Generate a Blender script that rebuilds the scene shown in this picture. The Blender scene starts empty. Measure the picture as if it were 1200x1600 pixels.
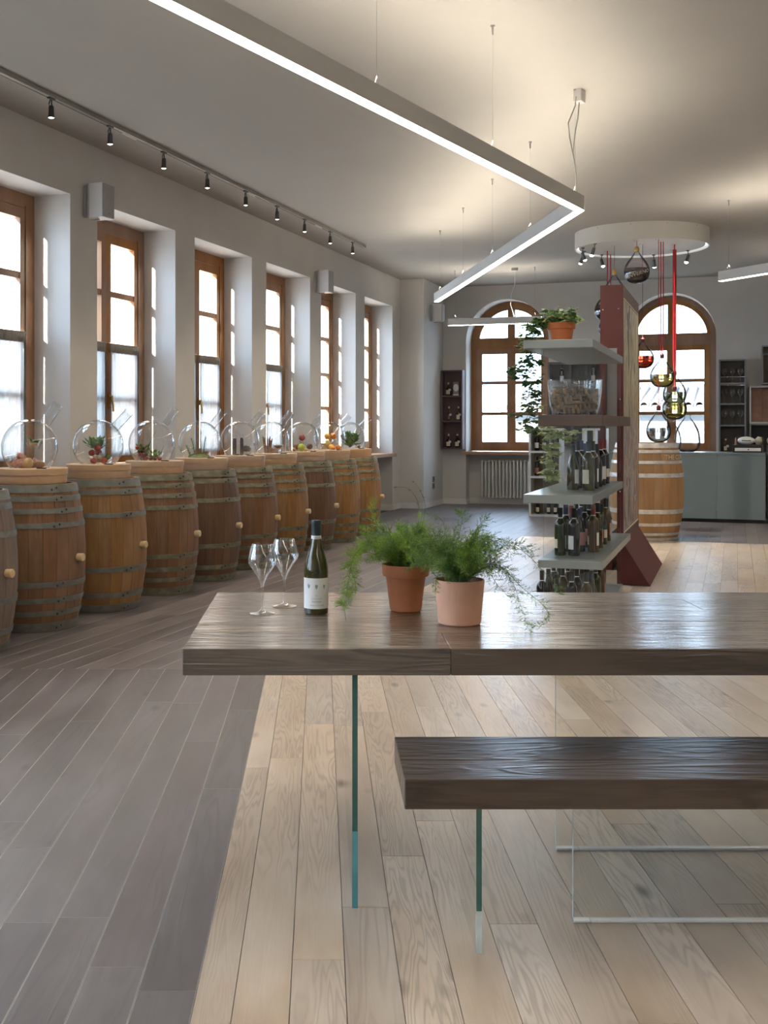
import bpy, math, random
from math import sin, cos, pi, radians, sqrt, atan2
from mathutils import Vector, Matrix, noise as mnoise

# ------------------------------------------------------------------ camera, world, sun, exposure
scene = bpy.context.scene
COL = scene.collection
CAMZ = 1.33
FPX = 1800.0
cam_data = bpy.data.cameras.new('camera')
cam_data.sensor_fit = 'HORIZONTAL'
cam_data.sensor_width = 36.0
cam_data.lens = FPX / 1200.0 * 36.0
cam_data.shift_x = 100.0 / 1200.0
cam_data.shift_y = -135.0 / 1200.0
cam_data.clip_end = 300
cam = bpy.data.objects.new('camera', cam_data)
cam.location = (0, 0, CAMZ)
cam.rotation_euler = (pi / 2, 0, 0)
COL.objects.link(cam)
scene.camera = cam

world = bpy.data.worlds.new('sky')
scene.world = world
world.use_nodes = True
wn = world.node_tree
bg = wn.nodes['Background']
bg.inputs['Color'].default_value = (0.55, 0.75, 1.0, 1)
bg.inputs['Strength'].default_value = 9.5

# room frame: x = distance from the left wall (t), y = distance along it (s)
UX, UY = 0.3392, 0.9407
NX, NY = 0.9407, -0.3392
T0 = 5.08
WROT = atan2(NY, NX)
def W(s, t, z=0.0):
    return Vector((s * UX + (t - T0) * NX, s * UY + (t - T0) * NY, z))
def st_of(x, y):
    return (x * UX + y * UY, x * NX + y * NY + T0)
CEIL = 3.68

sun_data = bpy.data.lights.new('sun', 'SUN')
sun_data.energy = 45.0
sun_data.angle = radians(0.6)
sun_data.color = (1.0, 0.93, 0.82)
sun = bpy.data.objects.new('sun', sun_data)
hx, hy = UX + 0.42 * NX, UY + 0.42 * NY
hl = sqrt(hx * hx + hy * hy)
sd = Vector((hx / hl * cos(radians(20)), hy / hl * cos(radians(20)), -sin(radians(20))))
sun.rotation_euler = sd.to_track_quat('-Z', 'Y').to_euler()
sun.location = (-6, 2, 8)
COL.objects.link(sun)

LAMP_DOWN = 21.0      # lower diffuser of the linear lamps
LAMP_UP = 56.0        # upper strip of the linear lamps
SPOT_W = 55.0         # each track spotlight

vs = scene.view_settings
vs.view_transform = 'Standard'
vs.look = 'None'
vs.gamma = 1.0
vs.exposure = 0.5
vs.use_curve_mapping = False

# ------------------------------------------------------------------ material helpers
def new_mat(name):
    m = bpy.data.materials.new(name)
    m.use_nodes = True
    nt = m.node_tree
    for n in list(nt.nodes):
        nt.nodes.remove(n)
    out = nt.nodes.new('ShaderNodeOutputMaterial')
    return m, nt, out
def N(nt, typ, **kw):
    n = nt.nodes.new(typ)
    for k, v in kw.items():
        if k.startswith('i_'):
            key = k[2:]
            key = int(key) if key.isdigit() else key.replace('_', ' ')
            n.inputs[key].default_value = v
        else:
            setattr(n, k, v)
    return n
def c4(c):
    return (c[0], c[1], c[2], 1.0)
def ramp(nt, fac, stops):
    r = nt.nodes.new('ShaderNodeValToRGB')
    cr = r.color_ramp
    while len(cr.elements) > 1:
        cr.elements.remove(cr.elements[-1])
    cr.elements[0].position = stops[0][0]; cr.elements[0].color = c4(stops[0][1])
    for p, c in stops[1:]:
        e = cr.elements.new(p); e.color = c4(c)
    nt.links.new(fac, r.inputs['Fac'])
    return r.outputs['Color']
def mixc(nt, fac, a, b, typ='MIX'):
    m = nt.nodes.new('ShaderNodeMix')
    m.data_type = 'RGBA'; m.blend_type = typ
    for sock, v in ((m.inputs[0], fac), (m.inputs[6], a), (m.inputs[7], b)):
        if hasattr(v, 'links'):
            nt.links.new(v, sock)
        elif isinstance(v, (int, float)):
            sock.default_value = v
        else:
            sock.default_value = c4(v)
    return m.outputs[2]
def math_n(nt, op, a, b=0.0):
    m = nt.nodes.new('ShaderNodeMath'); m.operation = op
    for sock, v in ((m.inputs[0], a), (m.inputs[1], b)):
        if hasattr(v, 'links'):
            nt.links.new(v, sock)
        else:
            sock.default_value = v
    return m.outputs[0]

def plain(name, col, rough=0.5, metal=0.0, var=0.06, scale=6.0, bump=0.0, coat=0.0, spec=0.5, emit=None):
    m, nt, out = new_mat(name)
    b = N(nt, 'ShaderNodeBsdfPrincipled')
    b.inputs['Roughness'].default_value = rough
    b.inputs['Metallic'].default_value = metal
    b.inputs['Coat Weight'].default_value = coat
    b.inputs['Coat Roughness'].default_value = 0.08
    b.inputs['Specular IOR Level'].default_value = spec
    tc = N(nt, 'ShaderNodeTexCoord')
    no = N(nt, 'ShaderNodeTexNoise', i_Scale=scale, i_Detail=4.0)
    nt.links.new(tc.outputs['Object'], no.inputs['Vector'])
    dk = tuple(max(0, c * (1 - var)) for c in col)
    lt = tuple(min(1, c * (1 + var)) for c in col)
    colr = ramp(nt, no.outputs['Fac'], [(0.3, dk), (0.7, lt)])
    nt.links.new(colr, b.inputs['Base Color'])
    if bump:
        bp = N(nt, 'ShaderNodeBump', i_Strength=bump, i_Distance=0.01)
        n2 = N(nt, 'ShaderNodeTexNoise', i_Scale=scale * 12, i_Detail=3.0)
        nt.links.new(tc.outputs['Object'], n2.inputs['Vector'])
        nt.links.new(n2.outputs['Fac'], bp.inputs['Height'])
        nt.links.new(bp.outputs['Normal'], b.inputs['Normal'])
    nt.links.new(b.outputs[0], out.inputs[0])
    return m

def wood(name, dark, mid, light, rough=0.45, src='UV', along=1.0, across=7.0, ring=9.0, ringamt=0.35,
         var=0.35, knots=0.5, coat=0.0, coat_r=0.15, bump=0.25, axis='X', fiber=0.5, spec=0.5, satv=1.0):
    """oak-like grain; grain runs along the first coordinate"""
    m, nt, out = new_mat(name)
    L = nt.links
    b = N(nt, 'ShaderNodeBsdfPrincipled')
    b.inputs['Coat Weight'].default_value = coat
    b.inputs['Coat Roughness'].default_value = coat_r
    b.inputs['Specular IOR Level'].default_value = spec
    if src == 'UV':
        u = N(nt, 'ShaderNodeUVMap', uv_map='UVMap'); vec = u.outputs[0]
        r2 = N(nt, 'ShaderNodeUVMap', uv_map='rnd')
        sp = N(nt, 'ShaderNodeSeparateXYZ'); L.new(r2.outputs[0], sp.inputs[0])
        rnd = sp.outputs[0]; rnd2 = sp.outputs[1]
    else:
        tc = N(nt, 'ShaderNodeTexCoord')
        mp0 = N(nt, 'ShaderNodeMapping')
        if axis == 'Y': mp0.inputs['Rotation'].default_value = (0, 0, -pi / 2)
        if axis == 'Z': mp0.inputs['Rotation'].default_value = (0, pi / 2, 0)
        L.new(tc.outputs['Object'], mp0.inputs[0]); vec = mp0.outputs[0]
        oi = N(nt, 'ShaderNodeObjectInfo'); rnd = oi.outputs['Random']; rnd2 = oi.outputs['Random']
    def mp(a, c):
        q = N(nt, 'ShaderNodeMapping'); q.inputs['Scale'].default_value = (a, c, c)
        L.new(vec, q.inputs[0]); return q.outputs[0]
    n1 = N(nt, 'ShaderNodeTexNoise', i_Scale=1.0, i_Detail=3.0, i_Distortion=0.4)
    L.new(mp(along, across), n1.inputs['Vector'])
    w = math_n(nt, 'MULTIPLY', n1.outputs['Fac'], ring * 6.283)
    w = math_n(nt, 'SINE', w)
    w = math_n(nt, 'MULTIPLY', w, 0.5); w = math_n(nt, 'ADD', w, 0.5)
    w = math_n(nt, 'POWER', w, 2.2)
    n2 = N(nt, 'ShaderNodeTexNoise', i_Scale=1.0, i_Detail=4.0)
    L.new(mp(5.0, 150.0), n2.inputs['Vector'])
    n3 = N(nt, 'ShaderNodeTexNoise', i_Scale=1.0, i_Detail=3.0)
    L.new(mp(1.6, 5.0), n3.inputs['Vector'])
    base = ramp(nt, n3.outputs['Fac'], [(0.28, dark), (0.5, mid), (0.72, light)])
    mask = math_n(nt, 'MULTIPLY', w, ringamt)
    # rings only show in patches
    n4 = N(nt, 'ShaderNodeTexNoise', i_Scale=1.0, i_Detail=1.0)
    L.new(mp(0.7, 3.0), n4.inputs['Vector'])
    pm = N(nt, 'ShaderNodeMapRange'); pm.inputs['From Min'].default_value = 0.42; pm.inputs['From Max'].default_value = 0.6
    L.new(n4.outputs['Fac'], pm.inputs['Value'])
    mask = math_n(nt, 'MULTIPLY', mask, pm.outputs[0])
    dk2 = tuple(x * 0.42 for x in dark)
    c = mixc(nt, mask, base, dk2)
    fm = math_n(nt, 'MULTIPLY', n2.outputs['Fac'], fiber)
    c = mixc(nt, fm, c, tuple(x * 0.55 for x in mid))
    if knots > 0:
        vo = N(nt, 'ShaderNodeTexVoronoi', i_Scale=1.0)
        L.new(mp(1.9, 4.5), vo.inputs['Vector'])
        kr = N(nt, 'ShaderNodeMapRange'); kr.inputs['From Min'].default_value = 0.13; kr.inputs['From Max'].default_value = 0.03
        L.new(vo.outputs['Distance'], kr.inputs['Value'])
        km = math_n(nt, 'MULTIPLY', kr.outputs[0], knots)
        c = mixc(nt, km, c, tuple(x * 0.3 for x in dark))
    v = N(nt, 'ShaderNodeMapRange'); v.inputs['To Min'].default_value = 1 - var; v.inputs['To Max'].default_value = 1 + var * 0.6
    L.new(rnd, v.inputs['Value'])
    hs = N(nt, 'ShaderNodeHueSaturation')
    L.new(v.outputs[0], hs.inputs['Value']); L.new(c, hs.inputs['Color'])
    s2 = N(nt, 'ShaderNodeMapRange'); s2.inputs['To Min'].default_value = 1 - 0.25 * satv; s2.inputs['To Max'].default_value = 1 + 0.15 * satv
    L.new(rnd2, s2.inputs['Value']); L.new(s2.outputs[0], hs.inputs['Saturation'])
    L.new(hs.outputs[0], b.inputs['Base Color'])
    rr = N(nt, 'ShaderNodeMapRange'); rr.inputs['To Min'].default_value = rough - 0.08; rr.inputs['To Max'].default_value = rough + 0.14
    L.new(n3.outputs['Fac'], rr.inputs['Value']); L.new(rr.outputs[0], b.inputs['Roughness'])
    if bump:
        bp = N(nt, 'ShaderNodeBump', i_Strength=bump, i_Distance=0.002)
        hsum = math_n(nt, 'ADD', n2.outputs['Fac'], w)
        L.new(hsum, bp.inputs['Height']); L.new(bp.outputs[0], b.inputs['Normal'])
        L.new(bp.outputs[0], b.inputs['Coat Normal'])
    L.new(b.outputs[0], out.inputs[0])
    return m

def thin_glass(name, tint=(0.97, 0.98, 0.98), edge=0.75, power=3.0, base=0.04, rough=0.0, gcol=(1, 1, 1), rim=None, rimp=4.0, band=None):
    """clear thin-walled glass: see-through face on, reflective towards the rim"""
    m, nt, out = new_mat(name)
    L = nt.links
    tr = N(nt, 'ShaderNodeBsdfTransparent'); tr.inputs[0].default_value = c4(tint)
    gl = N(nt, 'ShaderNodeBsdfGlossy'); gl.inputs['Color'].default_value = c4(gcol); gl.inputs['Roughness'].default_value = rough
    lw = N(nt, 'ShaderNodeLayerWeight', i_Blend=0.5)
    if rim:      # refraction's dark outline put into the tint, where the wall is crossed obliquely
        fz = math_n(nt, 'POWER', lw.outputs['Facing'], rimp)
        if band:
            mr = N(nt, 'ShaderNodeMapRange'); mr.inputs['From Min'].default_value = band[0]; mr.inputs['From Max'].default_value = band[1]
            L.new(lw.outputs['Facing'], mr.inputs['Value']); fz = mr.outputs[0]
        L.new(mixc(nt, fz, tint, rim), tr.inputs[0])
    p = math_n(nt, 'POWER', lw.outputs['Facing'], power)
    p = math_n(nt, 'MULTIPLY', p, edge)
    p = math_n(nt, 'ADD', p, base)
    mx = N(nt, 'ShaderNodeMixShader')
    L.new(p, mx.inputs[0]); L.new(tr.outputs[0], mx.inputs[1]); L.new(gl.outputs[0], mx.inputs[2])
    L.new(mx.outputs[0], out.inputs[0])
    return m

def liquid(name, col, rough=0.0):
    m, nt, out = new_mat(name)
    b = N(nt, 'ShaderNodeBsdfPrincipled')
    b.inputs['Base Color'].default_value = c4(col)
    b.inputs['Roughness'].default_value = rough
    b.inputs['IOR'].default_value = 1.33
    b.inputs['Transmission Weight'].default_value = 1.0
    nt.links.new(b.outputs[0], out.inputs[0])
    return m

def emit(name, col, strength):
    m, nt, out = new_mat(name)
    e = N(nt, 'ShaderNodeEmission'); e.inputs[0].default_value = c4(col); e.inputs[1].default_value = strength
    nt.links.new(e.outputs[0], out.inputs[0])
    return m

def sheer(name, col):
    m, nt, out = new_mat(name)
    L = nt.links
    tl = N(nt, 'ShaderNodeBsdfTranslucent'); tl.inputs[0].default_value = c4(col)
    df = N(nt, 'ShaderNodeBsdfDiffuse'); df.inputs[0].default_value = c4(col)
    tr = N(nt, 'ShaderNodeBsdfTransparent')
    a = N(nt, 'ShaderNodeMixShader', i_0=0.35); L.new(tl.outputs[0], a.inputs[1]); L.new(df.outputs[0], a.inputs[2])
    # weave density varies with the folds
    tc = N(nt, 'ShaderNodeTexCoord')
    no = N(nt, 'ShaderNodeTexNoise', i_Scale=40.0)
    mp = N(nt, 'ShaderNodeMapping'); mp.inputs['Scale'].default_value = (1, 1, 0.05)
    L.new(tc.outputs['Object'], mp.inputs[0]); L.new(mp.outputs[0], no.inputs['Vector'])
    r = N(nt, 'ShaderNodeMapRange'); r.inputs['From Min'].default_value = 0.3; r.inputs['From Max'].default_value = 0.7
    r.inputs['To Min'].default_value = 0.0; r.inputs['To Max'].default_value = 0.02
    L.new(no.outputs['Fac'], r.inputs['Value'])
    b = N(nt, 'ShaderNodeMixShader'); L.new(r.outputs[0], b.inputs[0]); L.new(a.outputs[0], b.inputs[1]); L.new(tr.outputs[0], b.inputs[2])
    L.new(b.outputs[0], out.inputs[0])
    return m

def leafmat(name, c1, c2):
    m, nt, out = new_mat(name)
    L = nt.links
    tc = N(nt, 'ShaderNodeTexCoord')
    no = N(nt, 'ShaderNodeTexNoise', i_Scale=18.0, i_Detail=2.0)
    L.new(tc.outputs['Object'], no.inputs['Vector'])
    col = ramp(nt, no.outputs['Fac'], [(0.35, c1), (0.65, c2)])
    b = N(nt, 'ShaderNodeBsdfPrincipled'); b.inputs['Roughness'].default_value = 0.45
    L.new(col, b.inputs['Base Color'])
    tl = N(nt, 'ShaderNodeBsdfTranslucent'); L.new(col, tl.inputs[0])
    mx = N(nt, 'ShaderNodeMixShader', i_0=0.35)
    L.new(b.outputs[0], mx.inputs[1]); L.new(tl.outputs[0], mx.inputs[2]); L.new(mx.outputs[0], out.inputs[0])
    return m

M = {}
M['plaster'] = plain('plaster', (0.62, 0.60, 0.57), 0.85, var=0.03, scale=2.0, bump=0.03)
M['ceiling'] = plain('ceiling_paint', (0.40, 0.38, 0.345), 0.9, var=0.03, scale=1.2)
M['skirting'] = plain('skirting_paint', (0.74, 0.73, 0.70), 0.4, var=0.02)
M['floor_dark'] = wood('dark_oak_floor', (0.105, 0.088, 0.088), (0.155, 0.132, 0.134), (0.215, 0.188, 0.19), rough=0.36, var=0.2,
                       ring=7, ringamt=0.22, knots=0.45, bump=0.12, fiber=0.25)
M['worn_edge'] = plain('worn_plank_edge', (0.50, 0.47, 0.44), 0.5)
M['floor_light'] = wood('pale_oak_floor', (0.44, 0.335, 0.245), (0.58, 0.465, 0.355), (0.68, 0.57, 0.46), rough=0.34, var=0.16,
                        ring=20, ringamt=0.42, knots=0.85, bump=0.1, fiber=0.25, along=0.7, across=8.0)
M['subfloor'] = plain('subfloor', (0.10, 0.09, 0.08), 0.8)
M['table_wood'] = wood('smoked_oak_table', (0.07, 0.045, 0.028), (0.15, 0.105, 0.07), (0.30, 0.235, 0.17), rough=0.34, ring=9, ringamt=0.8,
                       var=0.15, knots=0.6, coat=1.0, coat_r=0.12, bump=0.7, along=0.9, across=11.0, fiber=0.75)
M['bench_wood'] = wood('smoked_oak_bench', (0.055, 0.033, 0.020), (0.10, 0.062, 0.038), (0.15, 0.10, 0.065), rough=0.36, ring=9, ringamt=0.8,
                       var=0.10, knots=0.7, coat=0.45, coat_r=0.2, bump=0.6, along=1.1, across=8.0, fiber=0.6)
M['window_wood'] = wood('honey_window_wood', (0.25, 0.105, 0.035), (0.33, 0.15, 0.055), (0.40, 0.20, 0.08), rough=0.4, src='OBJ', axis='Z',
                        ringamt=0.15, knots=0.0, var=0.08, bump=0.05, fiber=0.2)
M['sill_wood'] = wood('sill_wood', (0.30, 0.13, 0.045), (0.40, 0.19, 0.07), (0.48, 0.25, 0.10), rough=0.4, src='OBJ', axis='Y',
                      ringamt=0.15, knots=0.0, var=0.08, bump=0.05, fiber=0.2)
M['sill_wood_x'] = wood('sill_wood_across', (0.33, 0.14, 0.045), (0.43, 0.20, 0.07), (0.50, 0.26, 0.10), rough=0.4, src='OBJ', axis='X',
                        ringamt=0.15, knots=0.0, var=0.08, bump=0.05, fiber=0.2)
for nm, d, mi, l in (('stave_amber', (0.17, 0.075, 0.022), (0.33, 0.165, 0.055), (0.47, 0.27, 0.11)),
                     ('stave_brown', (0.12, 0.055, 0.025), (0.24, 0.12, 0.055), (0.36, 0.205, 0.11)),
                     ('stave_umber', (0.085, 0.042, 0.022), (0.17, 0.09, 0.045), (0.27, 0.155, 0.085)),
                     ('stave_grey', (0.13, 0.085, 0.06), (0.23, 0.16, 0.115), (0.32, 0.235, 0.175)),
                     ('stave_bright', (0.30, 0.155, 0.06), (0.42, 0.235, 0.10), (0.50, 0.30, 0.14))):
    d = tuple(a * 0.8 + b * 0.2 for a, b in zip(d, mi)); l = tuple(a * 0.75 + b * 0.25 for a, b in zip(l, mi))
    M[nm] = wood(nm, d, mi, l, satv=0.3, rough=0.6, ring=5, ringamt=0.25, var=0.12, knots=0.25, bump=0.5, along=1.4, across=10.0, fiber=0.5)
def hoopmat(name, a, b_, c_, metal=0.45, rough=0.55):
    m, nt, out = new_mat(name)
    L = nt.links
    tc = N(nt, 'ShaderNodeTexCoord')
    no = N(nt, 'ShaderNodeTexNoise', i_Scale=14.0, i_Detail=5.0, i_Roughness=0.55)
    mp = N(nt, 'ShaderNodeMapping'); mp.inputs['Scale'].default_value = (1, 1, 1.5)
    L.new(tc.outputs['Object'], mp.inputs[0]); L.new(mp.outputs[0], no.inputs['Vector'])
    col = ramp(nt, no.outputs['Fac'], [(0.32, a), (0.5, b_), (0.68, c_)])
    b = N(nt, 'ShaderNodeBsdfPrincipled'); b.inputs['Metallic'].default_value = metal; b.inputs['Roughness'].default_value = rough
    L.new(col, b.inputs['Base Color'])
    bp = N(nt, 'ShaderNodeBump', i_Strength=0.1, i_Distance=0.002)
    L.new(no.outputs['Fac'], bp.inputs['Height']); L.new(bp.outputs[0], b.inputs['Normal'])
    L.new(b.outputs[0], out.inputs[0])
    return m
M['hoop_grey'] = hoopmat('galvanised_hoop', (0.15, 0.147, 0.125), (0.185, 0.185, 0.16), (0.225, 0.225, 0.20))
M['hoop_green'] = hoopmat('mossy_hoop', (0.145, 0.138, 0.09), (0.19, 0.182, 0.125), (0.27, 0.255, 0.18), metal=0.25, rough=0.7)
M['hoop_bright'] = hoopmat('bright_hoop', (0.50, 0.49, 0.47), (0.62, 0.61, 0.59), (0.74, 0.73, 0.71), metal=0.5, rough=0.35)
M['rivet'] = plain('rivet_iron', (0.07, 0.065, 0.06), 0.5, metal=0.6)
M['pale_wood'] = wood('pale_box_wood', (0.50, 0.32, 0.18), (0.60, 0.40, 0.24), (0.66, 0.46, 0.29), rough=0.5, src='OBJ', axis='X', ringamt=0.1,
                      knots=0.0, var=0.08, bump=0.05, fiber=0.25)
M['bung'] = wood('bung_wood', (0.55, 0.36, 0.16), (0.70, 0.50, 0.26), (0.78, 0.60, 0.36), rough=0.5, src='OBJ', knots=0, ringamt=0.2, var=0.1, bump=0.1)
M['cork'] = wood('cork', (0.22, 0.13, 0.065), (0.36, 0.23, 0.13), (0.48, 0.33, 0.20), rough=0.8, src='OBJ', axis='Z', along=30, across=60, ringamt=0.2, knots=0, var=0.4, bump=0.2)
M['pane'] = thin_glass('window_pane', (0.96, 0.97, 0.97), edge=0.6, power=4.0, base=0.03)
M['glass'] = thin_glass('clear_glass', (0.965, 0.975, 0.975), edge=0.9, power=3.0, base=0.06, rim=(0.05, 0.06, 0.07), rimp=4.5)
M['flask_glass'] = thin_glass('flask_glass', (0.95, 0.965, 0.965), edge=0.35, power=4.0, base=0.05, rim=(0.010, 0.014, 0.018), band=(0.38, 0.62))
M['stem_glass'] = thin_glass('stemware_glass', (0.965, 0.97, 0.97), edge=0.95, power=1.9, base=0.06)
M['sheet_glass'] = thin_glass('sheet_glass', (0.965, 0.975, 0.97), edge=0.35, power=4.0, base=0.025)
M['edge_teal'] = plain('teal_glass_edge', (0.10, 0.36, 0.42), 0.15, var=0.25, scale=9.0, coat=0.6)
M['edge_clear'] = plain('bright_glass_edge', (0.60, 0.70, 0.70), 0.12, var=0.2, scale=12.0, coat=0.6)
M['teal_deep'] = plain('deep_teal_edge', (0.035, 0.14, 0.125), 0.12, var=0.2, coat=0.6)
M['edge_glow'] = plain('painted_edge_glow', (0.92, 0.94, 0.94), 0.25, metal=0.3, var=0.02)  # near-white colour stands in for light glowing in the glass bottom edge
M['chrome'] = plain('polished_metal', (0.80, 0.80, 0.78), 0.18, metal=1.0, var=0.02)
M['wire'] = plain('steel_wire', (0.38, 0.37, 0.35), 0.35, metal=0.8)
M['bar_white'] = plain('lamp_housing', (0.52, 0.50, 0.47), 0.5, var=0.02)
M['ring_white'] = plain('ring_lacquer', (0.64, 0.62, 0.57), 0.5, var=0.02)
M['lamp_down'] = emit('lamp_diffuser', (1.0, 0.88, 0.73), LAMP_DOWN)
M['lamp_up'] = emit('lamp_uplight', (1.0, 0.90, 0.76), LAMP_UP)
M['ring_glow'] = emit('ring_glow', (0.9, 0.93, 1.0), 2.2)
M['spot_lens'] = emit('spotlight_lens', (1.0, 0.96, 0.80), 9.0)
M['dark_metal'] = plain('dark_metal', (0.10, 0.10, 0.10), 0.35, metal=0.7)
M['track_grey'] = plain('track_grey', (0.30, 0.29, 0.26), 0.5)
M['speaker_white'] = plain('speaker_white', (0.70, 0.70, 0.70), 0.4, var=0.02)
M['speaker_grille'] = plain('speaker_grille', (0.34, 0.33, 0.33), 0.6, var=0.15, scale=200.0)
M['cable_grey'] = plain('cable_grey', (0.20, 0.19, 0.17), 0.5)
M['cable_white'] = plain('cable_white', (0.75, 0.74, 0.72), 0.4)
M['terracotta'] = plain('terracotta', (0.42, 0.155, 0.065), 0.75, var=0.18, scale=9.0, bump=0.08)
M['terracotta_orange'] = plain('orange_terracotta', (0.50, 0.14, 0.04), 0.6, var=0.1, scale=9.0)
M['terracotta_pale'] = plain('pale_terracotta', (0.60, 0.33, 0.22), 0.85, var=0.16, scale=7.0, bump=0.06)
M['soil'] = plain('soil', (0.035, 0.025, 0.015), 0.95, var=0.5, scale=60.0, bump=0.5)
M['fern_bright'] = leafmat('fern_bright', (0.14, 0.27, 0.02), (0.34, 0.50, 0.07))
M['fern_dark'] = leafmat('fern_dark', (0.06, 0.13, 0.02), (0.17, 0.28, 0.05))
M['fern_stem'] = plain('fern_stem', (0.13, 0.16, 0.05), 0.6)
M['ivy'] = leafmat('ivy_leaf', (0.05, 0.12, 0.04), (0.16, 0.26, 0.09))
M['ivy_pale'] = leafmat('pale_ivy_leaf', (0.28, 0.38, 0.10), (0.52, 0.58, 0.26))
M['stem_brown'] = plain('brown_stem', (0.10, 0.07, 0.04), 0.8)
M['bottle_black'] = plain('black_bottle_glass', (0.012, 0.010, 0.008), 0.06, coat=0.5, var=0.1)
M['bottle_olive'] = plain('olive_bottle_glass', (0.045, 0.038, 0.006), 0.06, coat=0.5, var=0.5, scale=20.0)
M['bottle_green'] = plain('green_bottle_glass', (0.022, 0.032, 0.005), 0.06, coat=0.5, var=0.4, scale=16.0)
M['bottle_amber'] = plain('amber_bottle_glass', (0.08, 0.045, 0.01), 0.08, coat=0.5)
M['capsule_dark'] = plain('dark_capsule', (0.02, 0.03, 0.035), 0.4)
M['capsule_black'] = plain('black_capsule', (0.012, 0.012, 0.012), 0.4)
M['capsule_red'] = plain('red_capsule', (0.25, 0.03, 0.02), 0.4)
M['capsule_blue'] = plain('blue_capsule', (0.03, 0.05, 0.12), 0.4)
M['label_white'] = plain('white_paper', (0.80, 0.79, 0.78), 0.7, var=0.02)
M['label_cream'] = plain('cream_paper', (0.72, 0.66, 0.50), 0.7, var=0.05)
M['label_pink'] = plain('dusty_pink_paper', (0.45, 0.22, 0.20), 0.7, var=0.05)
M['ink_grey'] = plain('grey_ink', (0.30, 0.32, 0.33), 0.8)
M['ink_teal'] = plain('teal_ink', (0.24, 0.36, 0.35), 0.8, var=0.3, scale=300)
M['ink_dark'] = plain('dark_ink', (0.05, 0.05, 0.05), 0.8)
M['shelf_grey'] = plain('sage_grey_shelf', (0.235, 0.265, 0.255), 0.33, var=0.03, coat=0.15)
M['shelf_brown'] = wood('brown_shelf', (0.075, 0.05, 0.04), (0.11, 0.078, 0.065), (0.15, 0.11, 0.095), rough=0.5, src='OBJ', axis='X', ringamt=0.2, knots=0, var=0.1, bump=0.1, fiber=0.3)
M['red_panel'] = plain('oxblood_board', (0.115, 0.022, 0.018), 0.55, var=0.10, scale=5.0)
M['red_dark'] = plain('deep_oxblood', (0.07, 0.016, 0.016), 0.5, var=0.08)
M['red_cord'] = plain('red_cord', (0.42, 0.012, 0.02), 0.6)
M['maroon_cord'] = plain('maroon_cord', (0.16, 0.02, 0.03), 0.6)
M['counter'] = plain('blue_grey_counter', (0.145, 0.185, 0.20), 0.32, var=0.05, scale=3.0, coat=0.2)
M['black'] = plain('black_lacquer', (0.012, 0.012, 0.012), 0.35)
M['cab_dark'] = plain('dark_cabinet', (0.085, 0.07, 0.062), 0.5, var=0.08)
M['cab_grey'] = plain('grey_cabinet', (0.24, 0.24, 0.235), 0.5, var=0.04)
M['cab_plum'] = plain('plum_cabinet', (0.13, 0.085, 0.085), 0.5, var=0.08)
M['cab_white'] = plain('white_cabinet', (0.62, 0.61, 0.58), 0.45, var=0.03)
M['cab_back'] = plain('taupe_back', (0.22, 0.185, 0.13), 0.6, var=0.08)
M['copper_tile'] = plain('copper_tile', (0.38, 0.20, 0.15), 0.45, var=0.2, scale=7.0)
M['radiator'] = plain('radiator_enamel', (0.70, 0.695, 0.66), 0.35, var=0.02)
M['socket'] = plain('socket_grey', (0.16, 0.165, 0.16), 0.45)
M['white_plastic'] = plain('white_plastic', (0.75, 0.75, 0.73), 0.35, var=0.03)
M['sack'] = plain('cream_sack', (0.66, 0.63, 0.46), 0.8, var=0.1, bump=0.1)
M['brown_band'] = plain('brown_band', (0.09, 0.06, 0.03), 0.6)
M['brass'] = plain('brass', (0.50, 0.30, 0.09), 0.35, metal=0.9)
M['curtain'] = sheer('sheer_curtain', (0.27, 0.27, 0.27))
M['curtain_band'] = plain('curtain_heading', (0.34, 0.31, 0.27), 0.9, var=0.25, scale=120.0)
M['facade'] = plain('pale_facade', (0.16, 0.165, 0.17), 0.9, var=0.04)
M['roof_tile'] = plain('faded_roof_tile', (0.085, 0.075, 0.072), 0.9, var=0.25, scale=4.0)
M['shutter'] = plain('pale_blue_shutter', (0.055, 0.10, 0.12), 0.6, var=0.05)
M['ground'] = plain('street', (0.38, 0.37, 0.36), 0.95)
M['wine_dark'] = plain('dark_wine', (0.022, 0.006, 0.008), 0.08, coat=0.8)
M['liq_red'] = liquid('red_spirit', (0.85, 0.06, 0.02))
M['liq_yellow'] = liquid('yellow_spirit', (0.80, 0.66, 0.16))
M['liq_green'] = liquid('green_spirit', (0.72, 0.80, 0.42))
M['liq_clear'] = liquid('clear_spirit', (0.93, 0.95, 0.97))
for nm, c in (('f_red', (0.30, 0.03, 0.03)), ('f_darkred', (0.10, 0.015, 0.02)), ('f_lime', (0.42, 0.50, 0.05)), ('f_orange', (0.75, 0.22, 0.02)),
              ('f_yellow', (0.80, 0.45, 0.06)), ('f_plum', (0.07, 0.02, 0.03)), ('f_pink', (0.55, 0.26, 0.20)), ('f_tan', (0.55, 0.36, 0.15)),
              ('f_brown', (0.22, 0.10, 0.04)), ('f_choc', (0.06, 0.025, 0.015)), ('f_rose', (0.45, 0.16, 0.14)), ('f_white', (0.75, 0.72, 0.68)),
              ('f_stick', (0.24, 0.12, 0.06)), ('f_gold', (0.42, 0.30, 0.08))):
    M[nm] = plain(nm[2:] + '_produce', c, 0.45, var=0.25, scale=25.0, bump=0.05)
M['moss'] = leafmat('moss', (0.05, 0.10, 0.015), (0.14, 0.20, 0.035))
M['herb'] = leafmat('herb_leaf', (0.05, 0.13, 0.03), (0.18, 0.30, 0.07))

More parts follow.
